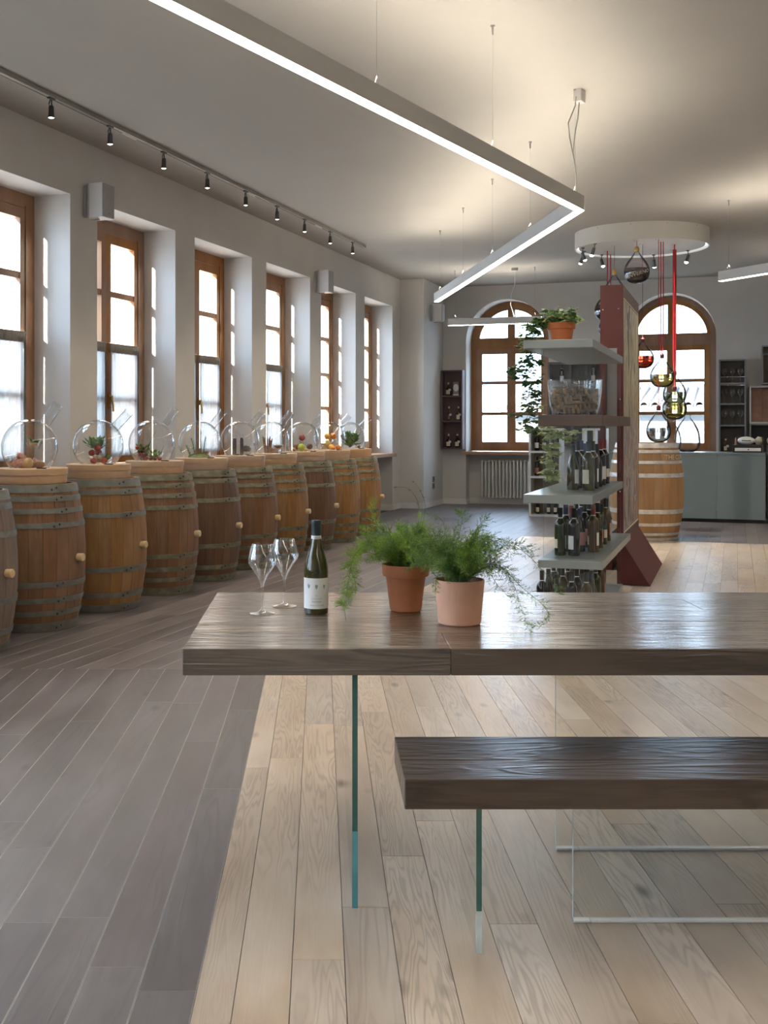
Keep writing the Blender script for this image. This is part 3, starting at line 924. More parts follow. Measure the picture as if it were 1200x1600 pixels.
# arched windows ------------------------------------------------------------
def arched_window(n, wc):
    root = bpy.data.objects.new('window_%d' % n, None); COL.objects.link(root); root['kind'] = 'structure'
    root.location = W(S_BACK + BD, wc, 0); root.rotation_euler = (0, 0, WROT)
    R = ARW
    f = MB(); D = 0.08
    f.box((-R, 0, SILL), (-R + 0.10, D, SPRING)); f.box((R - 0.10, 0, SILL), (R, D, SPRING))
    f.box((-R + 0.1, 0, SILL), (R - 0.1, D, SILL + 0.10)); f.box((-R + 0.02, -0.012, 2.62), (R - 0.02, D, 2.80))
    ns = 28
    for i in range(ns):
        a0, a1 = pi * i / ns, pi * (i + 1) / ns
        p = [(R * cos(a0), SPRING + R * sin(a0)), (R * cos(a1), SPRING + R * sin(a1)),
             ((R - 0.08) * cos(a1), SPRING + (R - 0.08) * sin(a1)), ((R - 0.08) * cos(a0), SPRING + (R - 0.08) * sin(a0))]
        f.extr(p, 0, D, 'xz')
    f.build('window_frame', 'window_wood', root)
    q = MB(); Rg = 0.555; Ro = R - 0.08; zb = 2.80
    for i in range(ns):
        a0, a1 = pi * i / ns, pi * (i + 1) / ns
        p = [(Ro * cos(a0), SPRING + Ro * sin(a0)), (Ro * cos(a1), SPRING + Ro * sin(a1)), (Rg * cos(a1), SPRING + Rg * sin(a1)), (Rg * cos(a0), SPRING + Rg * sin(a0))]
        q.extr(p, -0.006, 0.05, 'xz')
    q.box((-0.062, -0.006, zb), (0.062, 0.05, SPRING + Rg + 0.02)); q.box((-Rg - 0.02, -0.004, zb), (Rg + 0.02, 0.05, zb + 0.03))
    q.build('fanlight', 'window_wood', root)
    for sg in (-1, 1):
        g = MB(); pts = [(sg * 0.05, 2.81)]
        for i in range(ns // 2 + 1):
            a = (pi / 2) * i / (ns // 2)
            x, z = sg * (Rg + 0.01) * cos(a), SPRING + (Rg + 0.01) * sin(a)
            if z > 2.81 and abs(x) > 0.05: pts.append((x, z))
        pts.append((sg * 0.05, SPRING + Rg))
        g.extr(pts, 0.024, 0.028, 'xz'); g.build('pane', 'pane', root)
    rows = [(1.05, 1.505), (1.56, 2.035), (2.09, 2.555)]
    for sg in (-1, 1):
        xa, xb = (0.0004, R - 0.10) if sg > 0 else (-R + 0.10, -0.0004)
        ga, gb = (xa + 0.072, xb - 0.09) if sg > 0 else (xa + 0.09, xb - 0.072)
        s_ = MB()
        s_.box((xa, -0.014, 0.955), (ga, 0.05, 2.64)); s_.box((gb, -0.014, 0.955), (xb, 0.05, 2.64))
        s_.box((ga, -0.014, 2.555), (gb, 0.05, 2.64)); s_.box((ga, -0.014, 0.955), (gb, 0.05, 1.05))
        for i in range(2): s_.box((ga, -0.004, rows[i][1]), (gb, 0.045, rows[i + 1][0]))
        sash = s_.build('sash', 'window_wood', root)
        for lo, hi in rows:
            g = MB(); g.box((ga - 0.005, 0.022, lo - 0.005), (gb + 0.005, 0.026, hi + 0.005)); g.build('pane', 'pane', sash)
    h = MB(); h.tube([(0.03, -0.014, 1.6), (0.03, -0.05, 1.6), (0.03, -0.05, 1.5)], 0.008, 8); h.build('handle', 'brass', root)
    return root
arched_window(9, WB[0]); arched_window(10, WB[1])
for i, wc in enumerate(WB):
    b = MB(); b.bbox((wc - ARW + 0.001, S_BACK, SILL - 0.055), (wc + ARW - 0.001, S_BACK + BD + 0.01, SILL - 0.005), 0.003)
    b.bbox((wc - ARW - 0.05, S_BACK - 0.07, SILL - 0.055), (wc + ARW + 0.05, S_BACK, SILL - 0.005), 0.006)
    b.build('trim_%d' % (i + 20), 'sill_wood_x', kind='structure', **RW)

# portals for sky light (no light of their own)
def portal(loc, sx, sy, rot):
    d = bpy.data.lights.new('portal', 'AREA'); d.shape = 'RECTANGLE'; d.size = sx; d.size_y = sy
    d.cycles.is_portal = True
    o = bpy.data.objects.new('portal', d); COL.objects.link(o); o.location = loc; o.rotation_euler = rot
    return o
for k in ks:
    a = WIN0 + WPITCH * k + WWID / 2
    p = W(a, -REV - 0.2, (SILL + WTOP) / 2)
    portal(p, WTOP - SILL, WWID, Vector((NX, NY, 0)).to_track_quat('-Z', 'Y').to_euler())
for wc in WB:
    p = W(S_BACK + BD + 0.2, wc, 2.17)
    portal(p, 2.6, 1.4, Vector((-UX, -UY, 0)).to_track_quat('-Z', 'Y').to_euler())

# outside: street far below and the house across with its tiled eaves ------------------------------------------------------------
b = MB(); b.box((-60, -40, -6.2), (60, 80, -6.0)); g = b.build('ground', 'ground', kind='structure', **RW)
hs = thing('neighbour_house', 'pale rendered house with tiled roof seen through the right arched window', 'building', W(31, 6.4, -6.0), WROT)
b = MB(); b.box((-7, 0, 0), (7, 4.4, 7.75)); b.build('wall', 'facade', hs)
b = MB(); b.extr([(-0.45, 7.75), (-0.45, 7.85), (4.5, 8.45), (4.5, 8.3)], -7.2, 7.2, 'yz'); b.build('roof', 'roof_tile', hs)
b = MB(); b.extr([(-0.45, 7.62), (-0.45, 7.75), (0, 7.95), (0, 7.75)], -7.2, 7.2, 'yz'); b.build('eaves_board', 'facade', hs)
for i in range(34):
    x = -4.6 + i * 0.27
    b = MB(); n = 8; V = []; F = []
    for j, (y, z) in enumerate(((-0.5, 7.83), (4.4, 8.43))):
        for k in range(n + 1):
            a = pi * k / n; V.append((x + 0.115 * cos(a), y, z + 0.12 * sin(a)))
        for k in range(n + 1):
            a = pi * k / n; V.append((x + 0.085 * cos(a), y, z + 0.09 * sin(a)))
    m_ = 2 * (n + 1)
    for k in range(n):
        F.append((k, k + 1, m_ + k + 1, m_ + k)); F.append((n + 1 + k, m_ + n + 1 + k, m_ + n + 2 + k, n + 2 + k)); F.append((k, n + 1 + k, n + 2 + k, k + 1))
    b.add(V, F, 0, True); b.build('roof_tile', 'roof_tile', hs)
for x in (-3.6, 0.1, 3.4):
    b = MB(); b.box((x, -0.06, 4.6), (x + 0.62, 0.0, 6.9)); b.build('shutter', 'shutter', hs)
    b = MB(); b.box((x + 0.66, -0.06, 4.6), (x + 1.28, 0.0, 6.9)); b.build('shutter', 'shutter', hs)

# ================================================================== TABLE, BENCH
rng = random.Random(21)
def slab(root, x0, x1, y0, y1, z0, z1, ycuts, mat, joints, front_mat=None):
    ys = [y0] + ycuts + [y1]
    for i in range(len(ys) - 1):
        js = [x0] + joints[i] + [x1]
        for j in range(len(js) - 1):
            b = MB()
            b.bbox((js[j] + (0.0006 if j else 0), ys[i] + (0.0005 if i else 0), z0), (js[j + 1] - 0.0004, ys[i + 1] - 0.0005, z1 - rng.uniform(0, 0.0006)), 0.002 if i in (0, len(ys) - 2) else 0.0015, 0, rnd=rng.random(), axis=0)
            b.build('board', mat, root)
def glass_sheet(root, name, a, b_, thin, edge='edge_teal'):
    """sheet given by two corners; thin = index of the thickness axis"""
    m = MB()
    x0, y0, z0 = a; x1, y1, z1 = b_
    V = [(x0, y0, z0), (x1, y0, z0), (x1, y1, z0), (x0, y1, z0), (x0, y0, z1), (x1, y0, z1), (x1, y1, z1), (x0, y1, z1)]
    F = [(3, 2, 1, 0), (4, 5, 6, 7), (0, 1, 5, 4), (1, 2, 6, 5), (2, 3, 7, 6), (3, 0, 4, 7)]
    axs = [2, 2, 1, 0, 1, 0]
    for f, ax in zip(F, axs):
        m.add([V[k] for k in f], [(0, 1, 2, 3)], 0 if (ax == thin or (thin == 0 and f != (0, 1, 5, 4))) else 1)
    return m.build(name, ['sheet_glass', edge], root)

TX0, TX1, TY0, TY1, TZ = -0.37, 2.5, 3.10, 4.15, 0.73
tb = thing('dining_table', 'long thick smoked-oak table on glass sheet legs, with glasses, bottle and ferns on it', 'table', (TX0, TY0, 0))
def rel(o, x, y, z=0): return (x - o.location.x, y - o.location.y, z - o.location.z)
slab(tb, 0, TX1 - TX0, 0, TY1 - TY0, TZ - 0.0725, TZ, [0.235, 0.44, 0.66, 0.87], 'table_wood', [[0.722], [1.3], [0.45, 2.1], [1.62], [1.05]])
glass_sheet(tb, 'leg', rel(tb, 0.089, 3.18), rel(tb, 0.104, 4.10, TZ - 0.073), 0, 'teal_deep')
glass_sheet(tb, 'leg', rel(tb, 2.33, 3.18), rel(tb, 2.345, 4.10, TZ - 0.073), 0, 'teal_deep')
glass_sheet(tb, 'stretcher', rel(tb, 0.739, 3.609), rel(tb, 1.60, 3.621, TZ - 0.073), 1, 'edge_clear')
m = MB(); m.box(rel(tb, 0.0885, 3.176, 0.0), rel(tb, 0.1045, 3.19, 0.21)); m.build('edge_strip', 'edge_teal', tb)
for xa, xb in ((0.739, 0.81), (0.81, 1.60)):
    m = MB(); m.bbox(rel(tb, xa, 3.603, 0), rel(tb, xb, 3.627, 0.008), 0.002); m.build('edge_glow_strip', 'edge_glow', tb)  # pale strip added to paint the glow along the sheet's bottom edge

bn = thing('bench', 'dark smoked-oak bench with thick seat on glass sheet legs in front of the table', 'bench', (0.212, 2.88, 0))
slab(bn, 0, 2.0, 0, 0.40, 0.370, 0.445, [0.17], 'bench_wood', [[], []])
glass_sheet(bn, 'leg', rel(bn, 0.394, 2.905), rel(bn, 0.408, 3.235, 0.371), 0, 'teal_deep')
m = MB(); m.box(rel(bn, 0.3935, 2.901, 0), rel(bn, 0.4085, 2.911, 0.105)); m.build('edge_strip', 'edge_clear', bn)
glass_sheet(bn, 'leg', rel(bn, 1.9, 2.905), rel(bn, 1.914, 3.235, 0.371), 0, 'teal_deep')
glass_sheet(bn, 'stretcher', rel(bn, 0.678, 3.084), rel(bn, 1.5, 3.096, 0.371), 1, 'edge_clear')
for xa, xb in ((0.678, 0.725), (0.725, 1.5)):
    m = MB(); m.bbox(rel(bn, xa, 3.079, 0), rel(bn, xb, 3.101, 0.007), 0.002); m.build('edge_glow_strip', 'edge_glow', bn)  # painted glow again, along the foot of the bench sheet

# ------------------------------------------------------------------ wine glasses
def wine_glass(label):
    o = thing('wine_glass', label, 'wine glass', (0, 0, 0))
    out = [(0.0, 0.0), (0.030, 0.0), (0.0395, 0.0012), (0.040, 0.0022), (0.030, 0.004), (0.012, 0.008), (0.0055, 0.014), (0.0038, 0.022), (0.0034, 0.05), (0.0036, 0.082),
           (0.0052, 0.092), (0.0085, 0.101), (0.0155, 0.117), (0.0260, 0.134), (0.0375, 0.150), (0.0450, 0.163), (0.0470, 0.171), (0.0455, 0.182), (0.0400, 0.203), (0.0325, 0.2235)]
    inn = [(0.0316, 0.2235), (0.0391, 0.203), (0.0446, 0.182), (0.0461, 0.171), (0.0441, 0.1635), (0.0366, 0.151), (0.0251, 0.1353), (0.0146, 0.1190), (0.0074, 0.1050), (0.0, 0.1005)]
    m = MB(); m.lathe(out[:11], 36); m.build('stem', 'stem_glass', o)
    m = MB(); m.lathe(out[10:] + inn, 40); m.build('bowl', 'stem_glass', o)
    return o
g1 = at(wine_glass('empty wine glass standing nearer the left end of the table'), (-0.184, 3.673, TZ))
g2 = dup(g1, (-0.118, 3.823, TZ), label='empty wine glass just behind the first, nearer the wine bottle')
g1['group'] = g2['group'] = 'wine glasses on the table'

# ------------------------------------------------------------------ bottles
def bottle_profile(kind):
    if kind == 'burgundy':
        return [(0.0, 0.004), (0.030, 0.0), (0.0375, 0.002), (0.0385, 0.008), (0.0388, 0.135), (0.0375, 0.150), (0.0330, 0.172), (0.0262, 0.194), (0.0205, 0.212), (0.0168, 0.230), (0.0148, 0.250), (0.0145, 0.286), (0.0150, 0.294), (0.0, 0.295)]
    return [(0.0, 0.004), (0.030, 0.0), (0.0370, 0.002), (0.0378, 0.010), (0.0378, 0.195), (0.0362, 0.212), (0.0290, 0.228), (0.0190, 0.240), (0.0150, 0.252), (0.0142, 0.300), (0.0150, 0.315), (0.0, 0.318)]
def label_patch(r, z0, z1, a0, a1, n=14):
    m = MB(); V = []; F = []
    for i in range(n + 1):
        a = a0 + (a1 - a0) * i / n
        V.append((r * cos(a), r * sin(a), z0)); V.append((r * cos(a), r * sin(a), z1))
    for i in range(n): F.append((2 * i, 2 * i + 2, 2 * i + 3, 2 * i + 1))
    m.add(V, F, 0, True); return m
def wrap_text(s, size, r, amid, z, mat, parent, name='lettering', shear=0.0, h=0.0):
    V, F = text_geo(s, size, 0.0002)
    out = []
    for x, y, zz in V:
        a = amid + x / r
        out.append(((r + zz) * cos(a), (r + zz) * sin(a), z + y + shear * x))
    m = MB(); m.add(out, F, 0); return m.build(name, mat, parent)

wb = thing('wine_bottle', 'dark wine bottle with white label and blue-black capsule on the table', 'bottle', (-0.012, 3.686, TZ))
prof = bottle_profile('burgundy')
m = MB(); m.lathe(prof[:11], 36); m.build('glass_body', 'bottle_olive', wb)
m = MB(); m.lathe([(0.0158, 0.249), (0.0154, 0.284), (0.0160, 0.286), (0.0160, 0.2955), (0.0150, 0.2975), (0.0, 0.298)], 28); m.build('capsule', 'capsule_dark', wb)
m = MB(); m.lathe([(0.0160, 0.235), (0.0160, 0.249)], 28); bd = m.build('neck_band', 'label_white', wb)
wrap_text('DOCG', 0.0075, 0.01615, -pi / 2 + 0.35, 0.2395, 'ink_dark', bd)
lb = label_patch(0.0392, 0.019, 0.116, -pi / 2 - 1.55, -pi / 2 + 1.35, 24).build('paper_label', 'label_white', wb)
RL = 0.0394
wrap_text('2015', 0.0042, RL, -pi / 2 + 0.05, 0.060, 'ink_grey', lb)
wrap_text('L A N G H E', 0.0062, RL, -pi / 2 + 0.05, 0.0495, 'ink_grey', lb)
wrap_text('FAVORITA', 0.0068, RL, -pi / 2 + 0.05, 0.0395, 'ink_grey', lb)
wrap_text('DENOMINAZIONE DI ORIGINE', 0.0034, RL, -pi / 2 + 0.05, 0.029, 'ink_grey', lb)
for k, a in enumerate((-0.64, 0.02, 0.68)):          # three little grape-leaf emblems
    V = []; c = -pi / 2 + a
    shp = [(0, -0.0085), (0.0022, -0.004), (0.0042, 0.0), (0.0046, 0.004), (0.0022, 0.0072), (0.0006, 0.0055), (-0.0014, 0.0078), (-0.0040, 0.0058), (-0.0046, 0.001), (-0.0026, -0.0045)]
    if k == 0: shp = [(x * 1.05, y + (0.0022 if i % 3 == 0 else 0)) for i, (x, y) in enumerate(shp)]
    if k == 2: shp = [(x * 0.82, y * 0.95) for x, y in shp]
    for x, y in shp: V.append(((RL + 0.0002) * cos(c + x / RL), (RL + 0.0002) * sin(c + x / RL), 0.089 + y))
    m = MB(); m.add(V, [list(range(len(V)))]); m.build('leaf_emblem', 'ink_teal', lb)

# ------------------------------------------------------------------ ferns
def fern(root, n_fr, seed, soil_z, pot_r, specials, mats):
    R = random.Random(seed)
    def frond(path, w0, dens, mat, seedn):
        """path: list of points; needles cluster on short side branches"""
        Rr = random.Random(seedn)
        pts = [Vector(p) for p in path]
        fine = []
        for i in range(len(pts) - 1):
            p0 = pts[max(i - 1, 0)]; p1 = pts[i]; p2 = pts[i + 1]; p3 = pts[min(i + 2, len(pts) - 1)]
            for k in range(5):
                t = k / 5
                fine.append(0.5 * ((2 * p1) + (p2 - p0) * t + (2 * p0 - 5 * p1 + 4 * p2 - p3) * t * t + (3 * p1 - p0 - 3 * p2 + p3) * t ** 3))
        fine.append(pts[-1])
        m = MB(); rs = [0.0011 * (1 - 0.6 * i / len(fine)) for i in range(len(fine))]
        m.tube(fine, rs, 4, 1, False)
        V = []; F = []
        nb = len(fine) * dens
        for i in range(int(nb)):
            u = (i + Rr.random()) / nb
            if u < 0.12: continue
            idx = u * (len(fine) - 1); k = min(int(idx), len(fine) - 2); p = fine[k].lerp(fine[k + 1], idx - k)
            d = (fine[k + 1] - fine[k]).normalized()
            a = Rr.random() * 2 * pi
            side = d.cross(Vector((cos(a), sin(a), 0.4))).normalized()
            L = w0 * (1.0 - 0.55 * abs(u - 0.45)) * Rr.uniform(0.5, 1.2)
            bd = (side + d * 0.7 + Vector((0, 0, 0.12))).normalized()
            nn = max(4, int(L / 0.0036))
            for j in range(nn):
                q = p + bd * (L * (j + 1) / nn)
                for _ in range(2):
                    a2 = Rr.random() * 2 * pi
                    nd = (bd * Rr.uniform(0.35, 1.0) + Vector((cos(a2), sin(a2), Rr.uniform(-0.7, 0.9))) * 0.8).normalized()
                    ln = Rr.uniform(0.008, 0.0145)
                    wv = nd.cross(Vector((Rr.random() - 0.5, Rr.random() - 0.5, Rr.random() - 0.5))).normalized() * 0.00068
                    o = len(V)
                    V += [q - wv, q + wv, q + nd * ln]
                    F.append((o, o + 1, o + 2))
            o = len(V); wv = bd.cross(Vector((0.3, 0.2, 0.9))).normalized() * 0.0003
            V += [p - wv, p + wv, p + bd * L]; F.append((o, o + 1, o + 2))
        m.add(V, F, 0)
        m.build('frond', [mat, 'fern_stem'], root)
    for i in range(n_fr):
        a = 2 * pi * i / n_fr * 2.399 + R.random()
        r0 = R.random() * pot_r * 0.6
        b0 = Vector((r0 * cos(a), r0 * sin(a), soil_z))
        reach = R.uniform(0.02, 0.15); up = R.uniform(0.05, 0.15)
        e = R.uniform(0.0, 1.0)
        p1 = b0 + Vector((cos(a) * reach * 0.25, sin(a) * reach * 0.25, up * 0.6))
        p2 = b0 + Vector((cos(a) * reach * 0.7, sin(a) * reach * 0.7, up * 0.98))
        p3 = b0 + Vector((cos(a) * reach * 1.15, sin(a) * reach * 1.15, up * (0.95 - 0.55 * e)))
        frond([b0, p1, p2, p3], R.uniform(0.02, 0.036), 2.6, R.choice(mats), seed * 100 + i)
    for j, (path, w0, dens, mat) in enumerate(specials):
        frond(path, w0, dens, mat, seed * 999 + j)

def pot(root, prof, mat, n=36):
    m = MB(); m.lathe(prof, n); m.build('pot', mat, root)
# pot behind, with a thick rim
pa = thing('potted_fern', 'feathery fern in a brick-orange clay pot with a thick rim, behind the paler pot', 'plant', (0.278, 3.737, TZ), 0, 'asparagus ferns on the table')
pot(pa, [(0, 0.002), (0.047, 0.0), (0.0505, 0.003), (0.0645, 0.112), (0.0735, 0.114), (0.0755, 0.120), (0.0775, 0.148), (0.0755, 0.151), (0.0700, 0.150), (0.0650, 0.125), (0.0, 0.124)], 'terracotta')
m = MB(); m.lathe([(0.066, 0.127), (0.03, 0.133), (0, 0.134)], 20); m.build('soil', 'soil', pa)
def Q(px, py, Y, o):
    p = P(px, py, Y); return (p.x - o.location.x, p.y - o.location.y, p.z - o.location.z)
spA = [([Q(624, 885, 3.74, pa), Q(600, 862, 3.70, pa), Q(572, 852, 3.66, pa), Q(552, 872, 3.63, pa), Q(545, 905, 3.61, pa), Q(540, 935, 3.60, pa), Q(536, 944, 3.60, pa)], 0.040, 6.0, 'fern_bright'),
       ([Q(620, 888, 3.74, pa), Q(590, 868, 3.72, pa), Q(560, 862, 3.70, pa), Q(548, 885, 3.68, pa), Q(556, 915, 3.67, pa), Q(543, 930, 3.66, pa)], 0.036, 5.0, 'fern_bright'),
       ([Q(628, 885, 3.78, pa), Q(612, 850, 3.80, pa), Q(592, 825, 3.82, pa), Q(584, 800, 3.84, pa), Q(586, 782, 3.84, pa)], 0.030, 3.0, 'fern_bright'),
       ([Q(628, 885, 3.78, pa), Q(600, 860, 3.80, pa), Q(576, 835, 3.82, pa), Q(562, 828, 3.84, pa)], 0.034, 3.0, 'fern_bright'),
       ([Q(640, 885, 3.72, pa), Q(650, 850, 3.72, pa), Q(656, 822, 3.72, pa), Q(660, 806, 3.72, pa)], 0.026, 2.6, 'fern_bright'),
       ([Q(640, 885, 3.72, pa), Q(655, 800, 3.74, pa), Q(640, 765, 3.76, pa), Q(618, 761, 3.78, pa)], 0.002, 0.25, 'fern_dark'),
       ([Q(640, 885, 3.72, pa), Q(664, 800, 3.74, pa), Q(654, 762, 3.76, pa), Q(643, 752, 3.78, pa)], 0.002, 0.25, 'fern_dark'),
       ([Q(640, 885, 3.70, pa), Q(660, 880, 3.62, pa), Q(680, 900, 3.58, pa), Q(684, 918, 3.57, pa)], 0.022, 2.4, 'fern_dark')]
fern(pa, 72, 3, 0.128, 0.06, spA, ['fern_bright', 'fern_bright', 'fern_dark'])
# nearer, paler pot
pb = thing('potted_fern', 'feathery fern in a plain pale pink clay pot nearest the table front', 'plant', (0.423, 3.495, TZ), 0, 'asparagus ferns on the table')
pot(pb, [(0, 0.002), (0.060, 0.0), (0.0645, 0.004), (0.0760, 0.132), (0.0755, 0.1345), (0.0715, 0.1345), (0.0690, 0.118), (0, 0.117)], 'terracotta_pale')
m = MB(); m.lathe([(0.069, 0.119), (0.03, 0.124), (0, 0.125)], 20); m.build('soil', 'soil', pb)
spB = [([Q(735, 900, 3.50, pb), Q(765, 868, 3.47, pb), Q(795, 852, 3.44, pb), Q(822, 865, 3.42, pb), Q(845, 888, 3.41, pb), Q(870, 915, 3.40, pb), Q(876, 925, 3.40, pb)], 0.022, 1.6, 'fern_dark'),
       ([Q(735, 900, 3.48, pb), Q(770, 880, 3.44, pb), Q(798, 905, 3.41, pb), Q(812, 940, 3.39, pb), Q(822, 972, 3.35, pb), Q(832, 983, 3.33, pb)], 0.028, 3.2, 'fern_dark'),
       ([Q(735, 900, 3.48, pb), Q(775, 882, 3.44, pb), Q(818, 920, 3.41, pb), Q(848, 945, 3.39, pb), Q(858, 965, 3.38, pb), Q(842, 979, 3.32, pb)], 0.022, 2.2, 'fern_dark'),
       ([Q(730, 900, 3.50, pb), Q(760, 872, 3.50, pb), Q(790, 858, 3.50, pb), Q(815, 852, 3.50, pb), Q(832, 862, 3.50, pb)], 0.030, 3.0, 'fern_dark'),
       ([Q(722, 900, 3.50, pb), Q(732, 855, 3.52, pb), Q(745, 825, 3.53, pb), Q(762, 812, 3.54, pb)], 0.030, 3.0, 'fern_dark'),
       ([Q(718, 900, 3.50, pb), Q(716, 850, 3.52, pb), Q(722, 812, 3.53, pb), Q(722, 802, 3.53, pb)], 0.030, 3.0, 'fern_dark'),
       ([Q(710, 900, 3.50, pb), Q(700, 850, 3.52, pb), Q(690, 812, 3.53, pb), Q(672, 806, 3.53, pb)], 0.020, 1.4, 'fern_dark'),
       ([Q(735, 900, 3.46, pb), Q(760, 892, 3.42, pb), Q(778, 915, 3.40, pb), Q(798, 935, 3.39, pb)], 0.024, 2.4, 'fern_dark'),
       ([Q(705, 900, 3.46, pb), Q(690, 888, 3.42, pb), Q(682, 905, 3.41, pb), Q(680, 925, 3.40, pb)], 0.020, 2.4, 'fern_dark')]
fern(pb, 84, 5, 0.121, 0.062, spB, ['fern_dark', 'fern_dark', 'fern_bright'])

# ================================================================== BARRELS
BH, RH_, RB_ = 0.95, 0.288, 0.352
def brad(z, h=BH, rh=RH_, rb=RB_):
    k = (z - h / 2) / (h / 2)
    return rh + (rb - rh) * (1 - k * k)
NST = 24
def stave_mesh(mat, h=BH, rh=RH_, rb=RB_, var=0):
    R = random.Random(50 + var)
    b = MB(); nz = 10; ca = 2 * pi / NST
    angs = [-ca / 2 + 0.0012, -ca / 2 + 0.010, 0, ca / 2 - 0.010, ca / 2 - 0.0012]; dr = [-0.002, 0, 0.0, 0, -0.002]
    V = []; U = []
    rn = R.random()
    for j in range(nz + 1):
        z = h * j / nz; r = brad(z, h, rh, rb)
        for a, d in zip(angs, dr):
            V.append(((r + d) * cos(a), (r + d) * sin(a), z)); U.append((z + rn * 31, a * r + rn * 77, rn, (rn * 7.3) % 1))
    F = []; uv = []
    for j in range(nz):
        for i in range(4):
            f = (j * 5 + i, j * 5 + i + 1, (j + 1) * 5 + i + 1, (j + 1) * 5 + i); F.append(f); uv.append([U[k] for k in f])
    o = len(V); ri = brad(h, h, rh, rb) - 0.026
    V += [(ri * cos(angs[0]), ri * sin(angs[0]), h), (ri * cos(angs[4]), ri * sin(angs[4]), h), (ri * cos(angs[0]), ri * sin(angs[0]), h - 0.05), (ri * cos(angs[4]), ri * sin(angs[4]), h - 0.05)]
    t = nz * 5
    for f in ((t, t + 1, t + 2, t + 3, t + 4, o + 1, o), (o, o + 1, o + 3, o + 2)):
        F.append(f); uv.append([(rn * 31 + 0.9, rn * 77, rn, rn)] * len(f))
    b.add(V, F, 0, False, uv)
    o = b.build('stave', mat, None)
    me = o.data; bpy.data.objects.remove(o); return me
def hoop(root, z0, z1, mat, lap, h=BH, rh=RH_, rb=RB_, rivets=2):
    b = MB(); n = 40
    r0 = brad(z0, h, rh, rb); r1 = brad(z1, h, rh, rb); zc = (z0 + z1) / 2; rc = brad(zc, h, rh, rb)
    b.lathe([(r0 - 0.002, z0), (r0 + 0.005, z0), (rc + 0.0055, zc), (r1 + 0.005, z1), (r1 - 0.002, z1)], n)
    ho = b.build('hoop', mat, root)
    # riveted lap
    q = MB(); q.lathe([(r0 + 0.0045, z0 - 0.003), (r0 + 0.0085, z0 - 0.002), (rc + 0.009, zc), (r1 + 0.0085, z1 + 0.002), (r1 + 0.004, z1 + 0.003)], 5, a0=lap - 0.13, a1=lap + 0.10)
    q.build('hoop_lap', mat, ho)
    for k in range(rivets):
        a = lap - 0.07 + 0.11 * k
        q = MB(); q.ball(((rc + 0.009) * cos(a), (rc + 0.009) * sin(a), zc + (0.006 if k else -0.006)), 0.0075, 0, 6, 4); q.build('rivet', 'rivet', ho)
    return ho
HA = [(0.898, 0.947), (0.842, 0.876), (0.764, 0.797), (0.672, 0.706), (0.292, 0.328), (0.190, 0.224), (0.107, 0.140), (0.003, 0.062)]
HB_ = [(0.893, 0.947), (0.838, 0.876), (0.676, 0.712), (0.288, 0.326), (0.105, 0.142), (0.003, 0.055)]
stave_cache = {}
def barrel(label, mat, hoops, hoopm, loc, rot, lap=-0.42, bung=0.0, h=BH, rh=RH_, rb=RB_, group='oak barrels along the window wall', name='wine_barrel'):
    root = thing(name, label, 'barrel', loc, rot, group)
    R = random.Random(hash(label) % 1000 if False else len(label) * 7 + int(loc[1] * 10))
    for i in range(NST):
        key = (mat, h, i % 8)
        if key not in stave_cache: stave_cache[key] = stave_mesh(mat, h, rh, rb, (i % 8) + 10 * len(mat) + int(h * 10))
        o = bpy.data.objects.new('stave', stave_cache[key]); COL.objects.link(o); o.parent = root
        o.rotation_euler = (0, 0, 2 * pi * (i + 0.5) / NST)
    hd = MB(); hd.lathe([(rh - 0.024, h - 0.045), (0, h - 0.045)], 28); hd.lathe([(0, 0.03), (rh - 0.01, 0.03)], 28); hd.build('head', mat, root)
    for k, (a, b_) in enumerate(hoops):
        hoop(root, a, b_, hoopm, lap + R.uniform(-0.08, 0.12), h, rh, rb)
    if bung is not None:
        r = brad(h * 0.5, h, rh, rb)
        q = MB(); mt = Matrix.Rotation(bung, 4, 'Z') @ Matrix.Translation((r - 0.004, 0, h * 0.495)) @ Matrix.Rotation(pi / 2, 4, 'Y')
        q.lathe([(0, 0), (0.024, 0.0), (0.0265, 0.042), (0.024, 0.046), (0, 0.046)], 14, mtx=mt)
        q.build('bung', 'bung', root)
    return root
specs = [('weathered grey-brown barrel cut by the left edge of the photo', 'stave_grey', HB_, 'hoop_grey', 5.70, 0.735, 0.0),
         ('brown eight-hooped barrel with pink shells and globe on top, leftmost whole one', 'stave_brown', HA, 'hoop_grey', 6.556, 0.68, 0.0),
         ('golden amber barrel, second whole one from the left', 'stave_amber', HB_, 'hoop_grey', 7.41, 0.68, 0.0),
         ('mossy-hooped barrel between the golden one and the darkest one', 'stave_brown', HA, 'hoop_green', 8.28, 0.68, 0.05),
         ('dark umber barrel with few hoops, fourth whole one from the left', 'stave_umber', HB_, 'hoop_green', 9.135, 0.68, -0.05),
         ('fifth whole barrel from the left, under the globe of brown tubes', 'stave_brown', HA, 'hoop_green', 9.99, 0.68, 0.05),
         ('sixth whole barrel from the left, under the globe of cinnamon sticks', 'stave_amber', HA, 'hoop_green', 10.84, 0.675, 0.0),
         ('seventh whole barrel with smooth staves, under the globe of red and green fruit', 'stave_umber', HB_, 'hoop_green', 11.71, 0.67, 0.05),
         ('eighth whole barrel without a bung, under the globe of orange fruit', 'stave_amber', HA, 'hoop_green', 12.57, 0.67, None),
         ('farthest barrel of the row, under the globe of green leaves', 'stave_amber', HA, 'hoop_green', 13.43, 0.665, 0.05)]
barrels = []
for i, (lb_, mt_, hp, hm, s_, t_, bg_) in enumerate(specs):
    barrels.append(barrel(lb_, mt_, hp, hm, tuple(W(s_, t_, 0)), WROT + (0.0 if i else -0.02), bung=bg_))
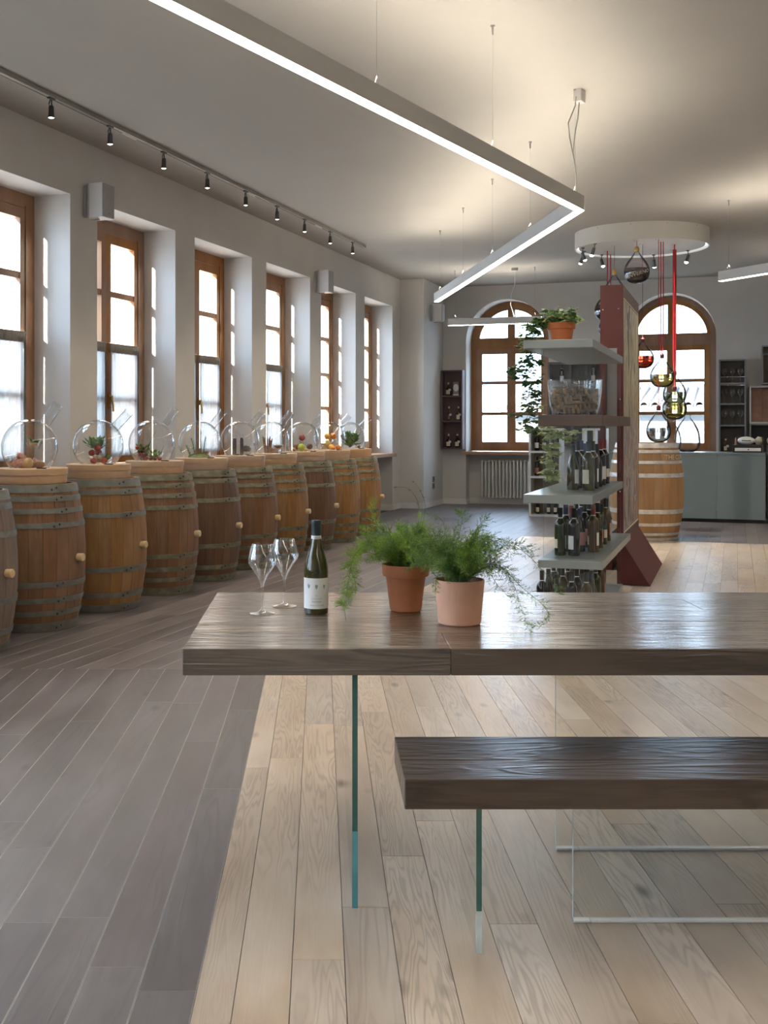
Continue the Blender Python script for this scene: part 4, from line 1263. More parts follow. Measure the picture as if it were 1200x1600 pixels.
q = MB(); q.lathe([(0, 0), (0.024, 0.0)], 12, mtx=Matrix.Translation((RB_ + 0.0015, 0, 0.47)) @ Matrix.Rotation(pi / 2, 4, 'Y')); q.build('bung_hole', 'black', barrels[8])

# ------------------------------------------------------------------ round boxes and glass globes
def round_box(label, loc):
    o = thing('round_wooden_box', label, 'box', loc, WROT, 'round wooden boxes on the barrels')
    m = MB(); m.lathe([(0, 0.0), (0.226, 0.0), (0.228, 0.004), (0.228, 0.052), (0.222, 0.052), (0.222, 0.060)], 48); m.build('box_body', 'pale_wood', o)
    m = MB(); m.lathe([(0.222, 0.057), (0.2345, 0.057), (0.2345, 0.096), (0.232, 0.099), (0, 0.099)], 48); m.build('lid', 'pale_wood', o)
    m = MB(); m.box((0.125, -0.135, 0.099), (0.185, -0.112, 0.107)); m.build('tag', 'black', o, label='small black tag')
    return o
BOXZ = 0.95
BT_ = BOXZ + 0.100
def globe(label, loc, tilt=42, az=0.0, ln=0.17, rot=WROT):
    o = thing('glass_globe', label, 'globe', loc, rot, 'glass globes on the barrels')
    R = 0.186; zc = 0.137
    prof = []
    th0 = math.acos(-zc / R)
    for i in range(25):
        th = th0 * (1 - i / 24.0)
        prof.append((R * sin(th), zc + R * cos(th)))
    prof.reverse(); prof = prof[::-1]
    m = MB(); m.lathe([(prof[0][0] + 0.004, 0.0), (prof[0][0] + 0.002, 0.004)] + prof, 48); m.build('bowl', 'glass', o)
    a = radians(tilt)
    d = Vector((sin(a) * cos(az), sin(a) * sin(az), cos(a)))
    base = Vector((0, 0, zc)) + d * (R - 0.012)
    mt = Matrix.Translation(base) @ Vector((0, 0, 1)).rotation_difference(d).to_matrix().to_4x4()
    m = MB(); m.lathe([(0.036, 0.0), (0.035, 0.02), (0.034, ln), (0.037, ln + 0.003), (0.034, ln + 0.005), (0.0315, ln + 0.001), (0.0315, 0.0)], 24, mtx=mt); m.build('neck', 'glass', o)
    return o
nms = ['shells and nuts', 'strawberries and leaves', 'dark berries on twigs', 'moss and rosemary', 'brown seed tubes', 'cinnamon sticks', 'red and green fruit', 'orange fruit', 'green leaves']
tilts = [(36, 0.1), (47, 0.0), (38, 0.0), (40, 0.1), (40, 0.0), (36, 0.15), (42, 0.0), (42, 0.1), (46, 0.0)]
GL = []
for i in range(10):
    s_, t_ = specs[i][4], specs[i][5]
    w = W(s_, t_, BOXZ)
    if i == 0:
        bx0 = round_box('round pale wooden box on the cut-off barrel at the left edge', tuple(w))
        gl = globe('glass globe at the far left edge, only its neck showing', tuple(W(s_, t_, BT_)), 40)
        continue
    dup(bx0, tuple(w), WROT, label='round pale wooden box under the globe of ' + nms[i - 1])
    GL.append(globe('clear glass globe with slanted neck holding ' + nms[i - 1], tuple(W(s_, t_ - 0.03 + 0.012 * (i % 3), BT_)), *tilts[i - 1]))

def gpos(i, dx, dy, z=0.0):          # i = globe index 0..8, dx along +t (right in view), dy along s (away)
    s_, t_ = specs[i + 1][4], specs[i + 1][5]
    return tuple(W(s_ + dy, t_ - 0.03 + 0.012 * ((i + 1) % 3) + dx, BT_ + 0.001 + z))
def fruit(i, name, label, cat, mat, r, dx, dy, z=None, sq=(1, 1, 1), stem=False, grp=None, jit=0.0, seed=1):
    o = thing(name, label, cat, gpos(i, dx, dy, (z if z is not None else 0.0)), rng.random() * 6, grp)
    m = MB(); m.ball((0, 0, r * sq[2]), r, 0, 14, 10, sq, jit, seed); m.build('flesh', mat, o)
    if stem:
        m = MB(); m.tube([(0, 0, r * 2 * sq[2] - 0.002), (0.003, 0, r * 2 * sq[2] + 0.008)], 0.0015, 5); m.build('stalk', 'stem_brown', o)
    return o
def glass_stand(i, dx, dy, h, r, label):
    o = thing('glass_stand', label, 'stand', gpos(i, dx, dy), 0)
    m = MB(); m.lathe([(0.0, 0), (r * 0.7, 0), (r * 0.7, 0.002), (0.006, 0.006), (0.005, h * 0.55), (r * 0.6, h * 0.72), (r, h), (r - 0.002, h), (r * 0.55, h * 0.75), (0, h * 0.62)], 24)
    m.build('stand_glass', 'glass', o); return o
def leafy(i, name, label, cat, dx, dy, z, n, spread, size, mat, seed, up=0.8, stems=True, hang=0.0):
    o = thing(name, label, cat, gpos(i, dx, dy, z), 0)
    R = random.Random(seed)
    for k in range(n):
        a = R.random() * 2 * pi; e = R.uniform(0.15, 1.0) * up
        tip = Vector((cos(a) * spread * R.uniform(0.2, 1), sin(a) * spread * R.uniform(0.2, 1), spread * 1.15 * e + 0.005 - hang * R.random()))
        m = MB()
        d = tip.normalized(); sd_ = d.cross(Vector((0.1, 0.2, 1))).normalized(); nn = d.cross(sd_)
        L = size * R.uniform(0.7, 1.3); wv = L * 0.36
        t0 = tip - d * L * 0.5
        V = [t0, t0 + d * L * 0.35 + sd_ * wv + nn * 0.002, t0 + d * L * 0.7 + sd_ * wv * 0.75, t0 + d * L, t0 + d * L * 0.7 - sd_ * wv * 0.75, t0 + d * L * 0.35 - sd_ * wv + nn * 0.002, t0 + d * L * 0.5 - nn * L * 0.1]
        m.add(V, [(0, 1, 6), (1, 2, 6), (2, 3, 6), (3, 4, 6), (4, 5, 6), (5, 0, 6)], 0)
        if stems: m.tube([(0, 0, 0), tuple(t0 * 0.5 + Vector((0, 0, 0.01))), tuple(t0)], 0.0012, 4, 1, False)
        m.build('leaf', [mat, 'stem_brown'], o)
    return o
# 1 shells and nuts
R1 = random.Random(4)
for k, (dx, dy, r) in enumerate(((-0.055, -0.055, 0.030), (-0.095, -0.02, 0.028), (-0.02, -0.06, 0.026), (-0.06, 0.0, 0.030), (-0.08, 0.045, 0.028), (-0.02, 0.01, 0.024), (0.0, 0.06, 0.026))):
    fruit(0, 'seashell', ['dusty pink rough shell at the front left of the leftmost whole globe', 'rosy rough shell farthest left in the leftmost whole globe', 'dusty pink rough shell at the front beside the round tan nut', 'rosy rough shell in the middle of the heap in the leftmost whole globe', 'dusty pink rough shell at the back left of the leftmost whole globe', 'small rosy rough shell right of the heap middle in the leftmost whole globe', 'dusty pink rough shell at the back right of the heap behind the tan nut'][k], 'shell', 'f_rose' if k % 2 else 'f_pink', r, dx, dy, 0, (1, 0.9, 0.95), grp='pink shells in the leftmost whole globe', jit=0.9, seed=k)
for k, (dx, dy) in enumerate(((-0.06, -0.025), (-0.035, -0.03), (-0.075, 0.02))):
    fruit(0, 'seashell', 'pale pink shell on top of the heap in the leftmost whole globe, %s one' % ['middle', 'right', 'rear left'][k], 'shell', 'f_pink', 0.026, dx, dy, 0.045, (1, 0.8, 0.9), grp='upper pink shells', jit=0.9, seed=k + 20)
fruit(0, 'walnut', 'round tan nut at the front of the leftmost whole globe', 'nut', 'f_tan', 0.034, 0.028, -0.06, 0, (1, 1, 1.0), jit=0.12)
fruit(0, 'almond', 'oval brown nut right of the round tan nut', 'nut', 'f_brown', 0.036, 0.092, -0.02, 0, (1.0, 0.7, 0.62), jit=0.12)
glass_stand(0, 0.025, 0.02, 0.175, 0.055, 'small glass stand carrying a leaf in the leftmost whole globe')
leafy(0, 'leaf_sprig', 'dark green leaf lying on the small glass stand', 'leaf', 0.02, 0.02, 0.166, 5, 0.03, 0.075, 'ivy', 9, up=0.4)
fruit(0, 'dried_peach', 'ochre dried slice under the leaf on the small glass stand', 'fruit', 'f_tan', 0.034, 0.015, 0.02, 0.145, (1.1, 0.9, 0.35))
# 2 strawberries
for k, (dx, dy, z) in enumerate(((-0.05, 0.0, 0.055), (0.015, -0.03, 0.09), (0.0, -0.06, 0.0), (0.075, -0.04, 0.0), (-0.015, 0.03, 0.06))):
    fruit(1, 'strawberry', ['red berry low left in the second globe', 'highest red berry in the second globe', 'red berry under glass at the front of the second globe', 'red berry at the right foot of the second globe', 'red berry at the back of the second globe'][k],
          'fruit', 'f_red', 0.027, dx, dy, z, (1, 1, 0.85), True, 'berries in the second globe')
glass_stand(1, -0.03, 0.0, 0.056, 0.065, 'low glass stand under the berries in the second globe')
glass_stand(1, 0.015, -0.03, 0.09, 0.03, 'small glass cup under the top berry in the second globe')
leafy(1, 'leaf_sprig', 'bunch of dark strawberry leaves in the second globe', 'leaf', -0.02, 0.0, 0.10, 34, 0.085, 0.06, 'ivy', 12, up=0.8)
leafy(1, 'leaf_sprig', 'small leaves right of the berries in the second globe', 'leaf', 0.085, -0.03, 0.02, 12, 0.035, 0.04, 'ivy', 13)
# 3 berries and twigs
for k in range(16):
    a = R1.random() * 6.28; r = R1.random() * 0.055
    fruit(2, 'dark_berry', 'dark red berry in the cluster at the left of the third globe, %s layer' % ['bottom', 'second', 'third', 'top'][k % 4], 'berry', ('f_darkred', 'f_red', 'f_plum')[k % 3], 0.013 + 0.005 * R1.random(), -0.07 + r * cos(a), -0.03 + r * sin(a) * 0.7, 0.028 * (k % 4), grp='dark berries at the left of the third globe')
for k in range(9):
    fruit(2, 'plum_berry', 'small plum-coloured berries along the foot of the third globe', 'berry', ('f_plum', 'f_darkred', 'f_red')[k % 3], 0.014, -0.05 + 0.02 * k, -0.075 + 0.05 * (k % 2), 0.0, grp='plum berries along the foot of the third globe')
tw = thing('twig', 'thin bare twig leaning up across the third globe', 'twig', gpos(2, -0.01, 0, 0))
m = MB(); m.tube([(0.02, 0, 0.0), (0.0, 0, 0.07), (-0.02, 0, 0.11), (0.01, 0, 0.17), (0.045, 0, 0.24)], [0.003, 0.003, 0.0025, 0.002, 0.001], 6); m.build('branch', 'stem_brown', tw)
m = MB(); m.tube([(0.0, 0, 0.07), (0.05, 0, 0.03), (0.09, 0, 0.07), (0.11, 0, 0.115)], [0.003, 0.0025, 0.002, 0.001], 6); m.build('branch', 'stem_brown', tw)
leafy(2, 'leaf_sprig', 'small green leaves at the foot of the third globe', 'leaf', 0.02, -0.02, 0.005, 30, 0.075, 0.038, 'herb', 31)
leafy(2, 'leaf_sprig', 'reddish leaves among the dark berries of the third globe', 'leaf', -0.07, -0.02, 0.06, 22, 0.06, 0.04, 'fern_dark', 32)
# 4 moss and rosemary
mo = thing('moss_mound', 'flat mound of green moss in the fourth globe', 'moss', gpos(3, 0.01, -0.02))
m = MB(); Rm = random.Random(8); V = []; F = []
for k in range(1500):
    a = Rm.random() * 6.28; r = sqrt(Rm.random()); x, y = 0.10 * r * cos(a), 0.075 * r * sin(a); z = 0.035 * (1 - r * r)
    d = Vector((Rm.uniform(-1, 1), Rm.uniform(-1, 1), 1.1)).normalized() * 0.012; o_ = len(V)
    V += [(x - 0.0012, y, z), (x + 0.0012, y, z), (x + d.x, y + d.y, z + d.z)]; F.append((o_, o_ + 1, o_ + 2))
m.add(V, F); m.lathe([(0.1, 0.0), (0.08, 0.018), (0.04, 0.032), (0, 0.036)], 16); m.build('moss', 'moss', mo)
def sprig(i, label, dx, dy, h, lean, seed, mat='fern_dark', w=0.026):
    o = thing('herb_sprig', label, 'herb', gpos(i, dx, dy, 0.0)); R = random.Random(seed)
    m = MB(); pts = [(0, 0, 0.0), (lean * 0.3, 0, h * 0.5), (lean, 0.0, h)]
    m.tube(pts, [0.0022, 0.002, 0.001], 5, 1)
    V = []; F = []
    for k in range(110):
        u = k / 110; p = Vector((lean * u * (0.4 + 0.6 * u), 0, h * u)); a = R.random() * 6.28
        q_ = p + Vector((cos(a) * w, sin(a) * w, w * 0.9)); wv = Vector((-sin(a), cos(a), 0)) * 0.0018; o_ = len(V)
        V += [p - wv, p + wv, q_]; F.append((o_, o_ + 1, o_ + 2))
    m.add(V, F); m.build('needles', [mat, 'stem_brown'], o); return o
sprig(3, 'tall rosemary sprig in the middle of the fourth globe', 0.0, 0.03, 0.235, 0.0, 1)
sprig(3, 'rosemary sprig leaning right in the fourth globe', 0.03, 0.02, 0.18, 0.02, 2)
sprig(3, 'rosemary sprig leaning left in the fourth globe', -0.05, 0.01, 0.16, -0.025, 3)
sprig(3, 'short dark sprig at the left of the fourth globe', -0.09, 0.0, 0.10, -0.035, 4)
# 5 brown seed tubes
def seed_tube(dx, dy, label, h):
    o = thing('seed_tube', label, 'tube', gpos(4, dx, dy), 0)
    m = MB(); m.lathe([(0, 0.002), (0.016, 0.002), (0.016, h * 0.82), (0, h * 0.84)], 14); m.build('seeds', 'f_choc', o)
    m = MB(); m.lathe([(0, 0), (0.018, 0.0), (0.018, h)], 18); m.build('glass_tube', 'glass', o)
seed_tube(-0.055, 0.0, 'glass tube of dark seeds at the left of the fifth globe', 0.19)
seed_tube(0.035, -0.04, 'glass tube of dark seeds at the centre of the fifth globe', 0.20)
cp = thing('seed_cup', 'round glass cup of dark brown beans in the fifth globe', 'cup', gpos(4, 0.035, 0.06), 0)
m = MB(); m.lathe([(0, 0.03), (0.04, 0.035), (0.05, 0.06), (0.035, 0.085), (0, 0.092)], 16); m.build('beans', 'f_choc', cp)
m = MB(); m.lathe([(0, 0), (0.03, 0.0), (0.008, 0.015), (0.03, 0.025), (0.056, 0.06), (0.045, 0.10)], 20); m.build('cup_glass', 'glass', cp)
fruit(4, 'flat_seed', 'flat dark seed lying at the left of the fifth globe', 'seed', 'f_choc', 0.028, 0.0, -0.07, 0, (1, 0.6, 0.25))
fruit(4, 'flat_seed', 'flat dark seed lying at the right of the fifth globe', 'seed', 'f_choc', 0.022, 0.09, -0.03, 0, (1, 0.6, 0.3))
# 6 cinnamon sticks
for k in range(13):
    a = 2 * pi * k / 13; r = 0.018 + 0.012 * (k % 2)
    o = thing('cinnamon_stick', 'brown cinnamon sticks standing in a bundle in the sixth globe', 'stick', gpos(5, -0.035 + r * cos(a), -0.01 + r * sin(a)), 0, 'cinnamon sticks in the sixth globe')
    m = MB(); m.tube([(0, 0, 0.0), (0.016 * cos(a), 0.016 * sin(a), 0.13 + 0.045 * ((k * 7) % 5) / 5)], 0.0055, 6); m.build('bark', 'f_stick', o)
for k, (x, y) in enumerate(((0.03, -0.05), (0.045, -0.02), (0.01, -0.07))):
    o = thing('cinnamon_stick', ['slumped cinnamon stick in front of the standing bundle', 'slumped cinnamon stick right of the standing bundle', 'slumped cinnamon stick lying nearest the front of the sixth globe'][k], 'stick', gpos(5, x, y, 0.006), 0.5 * k, 'slumped cinnamon sticks')
    m = MB(); m.tube([(-0.04, 0, 0.0), (0.04, 0, 0.0)], 0.006, 6); m.build('bark', 'f_stick', o)
cp = thing('spice_cup', 'shallow glass bowl of brown spice in the sixth globe', 'bowl', gpos(5, 0.075, 0.01), 0)
m = MB(); m.lathe([(0, 0.045), (0.03, 0.05), (0.048, 0.08), (0, 0.084)], 16); m.build('spice', 'f_stick', cp)
m = MB(); m.lathe([(0, 0), (0.03, 0.0), (0.006, 0.012), (0.006, 0.03), (0.03, 0.042), (0.055, 0.085)], 20); m.build('bowl_glass', 'glass', cp)
# 7 red and green fruit
glass_stand(6, -0.01, 0.02, 0.115, 0.035, 'glass stand under the red apple in the seventh globe')
fruit(6, 'apple', 'red apple raised on a glass stand in the seventh globe', 'fruit', 'f_red', 0.036, -0.01, 0.02, 0.112, (1, 1, 1.05), True)
fruit(6, 'lime', 'lime-green fruit at the front of the seventh globe', 'fruit', 'f_lime', 0.040, 0.01, -0.05, 0.0, (1, 1, 1.05), True)
fruit(6, 'plum', 'dark plum right of the lime-green fruit', 'fruit', 'f_plum', 0.035, 0.085, 0.0, 0.02, (1, 1, 0.95))
fruit(6, 'date', 'brown wrinkled fruit at the left of the seventh globe', 'fruit', 'f_brown', 0.032, -0.065, -0.01, 0.02, (1, 1, 1), jit=0.4)
fruit(6, 'fig', 'golden fruit behind the lime-green one', 'fruit', 'f_gold', 0.03, -0.04, 0.05, 0.0)
fruit(6, 'chestnut', 'small brown nut at the left foot of the seventh globe', 'nut', 'f_brown', 0.018, -0.06, -0.08, 0.0)
fruit(6, 'pale_pebble', 'pale greenish nut at the right foot of the seventh globe', 'nut', 'f_gold', 0.020, 0.07, -0.07, 0.0, (1.2, 1, 0.8))
# 8 orange fruit
glass_stand(7, 0.0, 0.03, 0.125, 0.055, 'glass stand under the yellow fruit in the eighth globe')
fruit(7, 'apricot', 'yellow-orange fruit on the stand in the eighth globe, left one', 'fruit', 'f_yellow', 0.035, -0.035, 0.02, 0.12)
fruit(7, 'orange', 'bright orange fruit on the stand in the eighth globe, right one', 'fruit', 'f_orange', 0.038, 0.04, 0.02, 0.12)
fruit(7, 'mandarin', 'orange fruit low at the right of the eighth globe', 'fruit', 'f_orange', 0.035, 0.115, -0.03, 0, (1, 1, 0.85))
fruit(7, 'kumquat', 'yellow fruit low at the centre of the eighth globe', 'fruit', 'f_yellow', 0.034, 0.045, -0.06, 0)
fruit(7, 'mandarin', 'small orange segment beside the low yellow fruit', 'fruit', 'f_orange', 0.026, 0.08, -0.085, 0, (1, 1, 0.8))
fruit(7, 'dried_rind', 'brown dried rind at the left of the eighth globe', 'fruit', 'f_gold', 0.045, -0.015, -0.02, 0.02, (1, 1, 0.9), jit=0.8)
# 9 leaves
leafy(8, 'herb_bunch', 'bunch of fresh green leaves filling the last globe', 'herb', 0.0, -0.02, 0.01, 110, 0.125, 0.055, 'herb', 91, up=1.1)
leafy(8, 'herb_bunch', 'darker mint leaves at the top of the last globe', 'herb', -0.02, 0.03, 0.10, 40, 0.09, 0.05, 'ivy', 92, up=0.9)
fruit(8, 'chestnut', 'small brown nut at the right foot of the last globe', 'nut', 'f_brown', 0.02, 0.12, -0.03, 0)

# ================================================================== LINEAR LAMPS
rng = random.Random(5)
ZT, ZB = 2.95, 2.847
def bar_lamp(name, label, p0, p1, wires, canopy=None, width=0.068, cut0=0.0, cut1=0.0, group=None):
    """suspended profile with a diffuser below and an uplight strip above; p0, p1 in world xy"""
    p0 = Vector((p0[0], p0[1], 0)); p1 = Vector((p1[0], p1[1], 0)); d = (p1 - p0); L = d.length; d.normalize()
    ang = atan2(d.y, d.x)
    root = thing(name, label, 'lamp', (p0.x, p0.y, ZB), ang, group)
    h = ZT - ZB; w = width / 2
    def poly(w_): return [(-cut0 * w_, -w_), (L + cut1 * -w_, -w_), (L + cut1 * w_, w_), (cut0 * w_, w_)]
    m = MB(); V = poly(w); Vi = poly(w - 0.004)
    n = 4
    a = [(x, y, 0.002) for x, y in V] + [(x, y, h) for x, y in V] + [(x, y, 0.002) for x, y in Vi] + [(x, y, h) for x, y in Vi]
    F = [(i, (i + 1) % 4, 4 + (i + 1) % 4, 4 + i) for i in range(4)]
    F += [(8 + i, i, (i + 1) % 4, 8 + (i + 1) % 4) for i in range(4)] + [(4 + i, 12 + i, 12 + (i + 1) % 4, 4 + (i + 1) % 4) for i in range(4)]
    F += [(12 + i, 8 + i, 8 + (i + 1) % 4, 12 + (i + 1) % 4) for i in range(4)]
    m.add(a, F); m.build('housing', 'bar_white', root)
    m = MB(); m.prism(Vi, 0.0, 0.006); m.build('diffuser', 'lamp_down', root)
    Vu = [(x, y * 0.55) for x, y in Vi]
    m = MB(); m.prism(Vi, h - 0.024, h - 0.016); m.build('top_tray', 'bar_white', root)
    m = MB(); m.prism(Vu, h - 0.014, h - 0.010); m.build('uplight', 'lamp_up', root)
    for x in wires:
        q = MB(); q.tube([(x, 0, h + 0.05), (x, 0, CEIL - ZB - 0.03)], 0.0011, 5); q.build('suspension_wire', 'wire', root)
        q = MB(); q.tube([(x, 0, h + 0.055), (x + 0.012, 0.022, h)], 0.0012, 5); q.tube([(x, 0, h + 0.055), (x - 0.012, -0.022, h)], 0.0012, 5); q.build('wire_clip', 'chrome', root)
        q = MB(); q.lathe([(0.004, -0.055), (0.006, -0.05), (0.006, -0.012), (0.013, -0.010), (0.013, 0.0)], 10, c=(x, 0, CEIL - ZB)); q.build('ceiling_anchor', 'wire', root)
    return root
CX, CY = 1.835, 8.14
A0 = (CX - 0.5127 * 7.6, CY - 0.8586 * 7.6)
ca = 0.31
la = bar_lamp('linear_lamp', 'long slanting bar lamp crossing the ceiling from the top left', A0, (CX, CY), [0.9, 3.07, 4.55, 6.0, 7.5], cut1=ca)
lb2 = bar_lamp('linear_lamp', 'bar lamp running away from the corner to the back of the room', (CX, CY), (1.43, 14.13), [1.4, 2.85, 4.3, 5.75], cut0=ca)
def w_off(o, p): return tuple(Matrix.Rotation(-o.rotation_euler.z, 3, 'Z') @ (Vector(p) - o.location))
cn = MB(); c0 = w_off(la, (CX - 0.02, CY - 0.07, CEIL))
cn.bbox((c0[0] - 0.04, c0[1] - 0.03, c0[2] - 0.085), (c0[0] + 0.05, c0[1] + 0.03, c0[2] - 0.0), 0.004); cn.build('canopy', 'bar_white', la)
for k, pts in enumerate((((900, 151), (899, 165), (888, 192), (890, 214), (895, 240), (899, 262), (899.5, 302)), ((905, 160), (903, 185), (899, 205), (895, 240), (897, 252), (899.5, 270), (899.5, 302)))):
    q = MB(); q.tube([w_off(la, P(x, y, 8.03 + 0.01 * k)) for x, y in pts], 0.0042, 7); q.build('cable', 'cable_grey', la)
WCs = W(0, 0)
lc = bar_lamp('linear_lamp', 'short bar lamp hanging in front of the left arched window', (P(701, 0, 17.5).x, 17.5), (P(846, 0, 17.05).x, 17.05), [0.1, 1.3], group=None)
q = MB(); c0 = w_off(lc, P(805, 0, 17.2)); q.bbox((c0[0] - 0.05, -0.03, CEIL - ZB - 0.045), (c0[0] + 0.05, 0.03, CEIL - ZB), 0.004); q.build('canopy', 'bar_white', lc)
q = MB(); q.tube([w_off(lc, P(x, y, 17.2)) for x, y in ((805, 424), (804, 445), (799, 460), (797.5, 476), (802, 489), (804, 498))], 0.005, 6); q.build('cable', 'cable_white', lc)
ld = bar_lamp('linear_lamp', 'bar lamp entering from the right edge of the photo', (4.215, 12.12), (5.62, 8.77), [0.12, 1.5, 3.0])
# the rest of the room is lit by the same bars (above and behind the camera, and to the right)
le = bar_lamp('linear_lamp', 'bar lamp above and right of the camera, outside the photo', (1.3, 3.9), (4.6, 2.2), [0.5, 3.0])
lf = bar_lamp('linear_lamp', 'bar lamp behind the camera over the near end of the room', (-1.2, 1.2), (3.2, -1.5), [0.5, 4.0])
lg = bar_lamp('linear_lamp', 'bar lamp over the right side of the room, outside the photo', (5.6, 8.6), (5.2, 3.2), [0.5, 4.5])
lh = bar_lamp('linear_lamp', 'bar lamp over the bar counter at the far right, outside the photo', (6.6, 15.5), (8.2, 11.5), [0.5, 3.5])

# ------------------------------------------------------------------ spotlights on the ceiling track
TT = 0.53
tk = thing('spotlight_track', 'grey ceiling track carrying nine small spotlights above the barrels', 'track', W(4.5, TT, CEIL), WROT)
m = MB(); m.box((-0.016, 0, -0.032), (0.016, 9.84, 0)); m.build('rail', 'track_grey', tk)
m = MB(); m.box((-0.021, 0.0, -0.034), (-0.014, 9.80, -0.030)); m.build('rail_slot', 'black', tk)
for y in (3.55, 6.0, 8.0):
    m = MB(); m.box((-0.022, y, -0.037), (-0.008, y + 0.22, -0.030)); m.build('rail_joiner', 'ring_white', tk)
def track_spot(label, loc, rot, aim=(0, 0, -1), light=True, power=None):
    o = thing('spotlight', label, 'spotlight', loc, rot, 'track spotlights above the barrels')
    m = MB(); m.box((-0.012, -0.035, -0.012), (0.012, 0.035, 0.0)); m.build('adapter', 'dark_metal', o)
    m = MB(); m.tube([(0, -0.01, -0.01), (0.0, -0.028, -0.05), (0, -0.018, -0.085)], 0.004, 6); m.tube([(0, 0.004, -0.01), (0, 0.006, -0.06)], 0.006, 6); m.build('arm', 'dark_metal', o)
    m = MB(); m.lathe([(0.0, -0.055), (0.016, -0.056), (0.019, -0.07), (0.020, -0.115), (0.024, -0.135), (0.024, -0.142), (0.0215, -0.142), (0.0215, -0.136)], 16); m.build('lamp_head', 'dark_metal', o)
    m = MB(); m.lathe([(0.0, -0.139), (0.0213, -0.139)], 16); m.ball((0, 0, -0.139), 0.016, 0, 10, 5, (1, 1, 0.5)); m.build('lens', 'spot_lens', o)
    return o
def real_spot(loc, target, w, size=radians(75), blend=0.9, col=(1.0, 0.87, 0.66)):
    d = bpy.data.lights.new('spot_beam', 'SPOT'); d.energy = w; d.spot_size = size; d.spot_blend = blend; d.color = col; d.shadow_soft_size = 0.02
    o = bpy.data.objects.new('spot_beam', d); COL.objects.link(o); o.location = loc
    o.rotation_euler = (Vector(target) - Vector(loc)).to_track_quat('-Z', 'Y').to_euler()
first = None
for i, px in enumerate((80, 172, 256, 324, 384, 433, 476, 516, 551)):
    k = (px - 500) / FPX
    # intersection of the view ray with the track line (t = TT)
    s_ = ((T0 - TT) * NX + k * -(T0 - TT) * NY * -1) if False else None
    # x = s*UX + (TT-T0)*NX ; y = s*UY + (TT-T0)*NY ; x = k*y
    s_ = ((T0 - TT) * NX - k * (T0 - TT) * NY) / (UX - k * UY)
    loc = W(s_, TT, CEIL - 0.033)
    wd = ['nearest', 'second', 'third', 'fourth', 'fifth', 'sixth', 'seventh', 'eighth', 'farthest'][i]
    lab = wd + ' small spotlight on the ceiling track, counted from the left edge'
    if first is None: first = track_spot(lab, tuple(loc), WROT); cur = first
    else: cur = dup(first, tuple(loc), WROT, label=lab)
    real_spot(loc + Vector((0, 0, -0.16)), W(s_, TT + 0.45, 0.5), SPOT_W)
for s_ in (5.2, 3.6):
    real_spot(W(s_, TT, CEIL - 0.19), W(s_, TT + 0.45, 0.5), SPOT_W)

# ------------------------------------------------------------------ loudspeakers, sockets
def speaker(label, s, t, z):
    o = thing('loudspeaker', label, 'speaker', W(s, t, z), WROT, 'white wall loudspeakers')
    m = MB(); m.bbox((0, -0.045, -0.14), (0.012, 0.045, 0.13), 0.003); m.tube([(0.01, 0, -0.12), (0.06, 0, -0.155), (0.12, 0, -0.150)], 0.008, 8); m.build('bracket', 'speaker_white', o)
    m = MB()
    pl = [(0.045, -0.065), (0.075, -0.085), (0.20, -0.092), (0.20, 0.092), (0.075, 0.085), (0.045, 0.065)]
    m.prism(pl, -0.145, 0.135); m.build('cabinet', 'speaker_white', o)
    m = MB(); m.bbox((0.20, -0.088, -0.14), (0.212, 0.088, 0.13), 0.004); m.build('grille', 'speaker_grille', o)
    m = MB(); m.tube([(0.205, 0.0, -0.11), (0.2135, 0.0, -0.11)], 0.006, 8); m.build('badge', 'chrome', o)
    return o
sp1 = speaker('white loudspeaker on the wall pier between the two nearest windows', 8.36, 0.002, 3.19)
dup(sp1, W(13.93, 0.002, 3.18), WROT, label='white loudspeaker on the window wall near its far end')
dup(sp1, W(18.35, T_PIER + 0.002, 3.17), WROT, label='white loudspeaker on the corner pier beside the small wall shelf')
for z, lab in ((0.445, 'upper grey wall socket plate low on the corner pier'), (0.335, 'lower grey wall socket plate low on the corner pier')):
    o = thing('wall_socket', lab, 'socket', W(18.52, T_PIER, z), WROT)
    m = MB(); m.bbox((0, -0.06, -0.047), (0.010, 0.06, 0.047), 0.003); m.build('plate', 'socket', o)
    m = MB(); m.lathe([(0, 0.0102), (0.022, 0.0104)], 14, mtx=Matrix.Rotation(pi / 2, 4, 'Y')); m.build('insert', 'ink_dark', o)

# ------------------------------------------------------------------ ring lamp with hanging flasks
RX, RY, RR = 3.905, 14.0, 0.79
RZ0 = 3.48
rg = thing('ceiling_ring', 'big round white ceiling ring from which flasks hang on red cords', 'lamp', (RX, RY, RZ0))
m = MB(); m.lathe([(RR - 0.014, 0.0), (RR, 0.0), (RR, CEIL - RZ0), (RR - 0.014, CEIL - RZ0), (RR - 0.014, 0.0)], 72); m.build('ring', 'ring_white', rg)
m = MB(); m.lathe([(0.0, 0.02), (RR - 0.05, 0.02), (RR - 0.05, 0.03), (0, 0.03)], 60); m.build('inner_disc', 'ring_white', rg)
m = MB(); m.lathe([(RR - 0.046, 0.04), (RR - 0.016, 0.04)], 72); m.build('light_gap', 'ring_glow', rg)
for k in range(12):
    a = 2 * pi * k / 12 + 0.1
    m = MB(); m.ball(((RR + 0.001) * cos(a), (RR + 0.001) * sin(a), 0.175), 0.006, 0, 6, 4); m.build('screw', 'wire', rg)
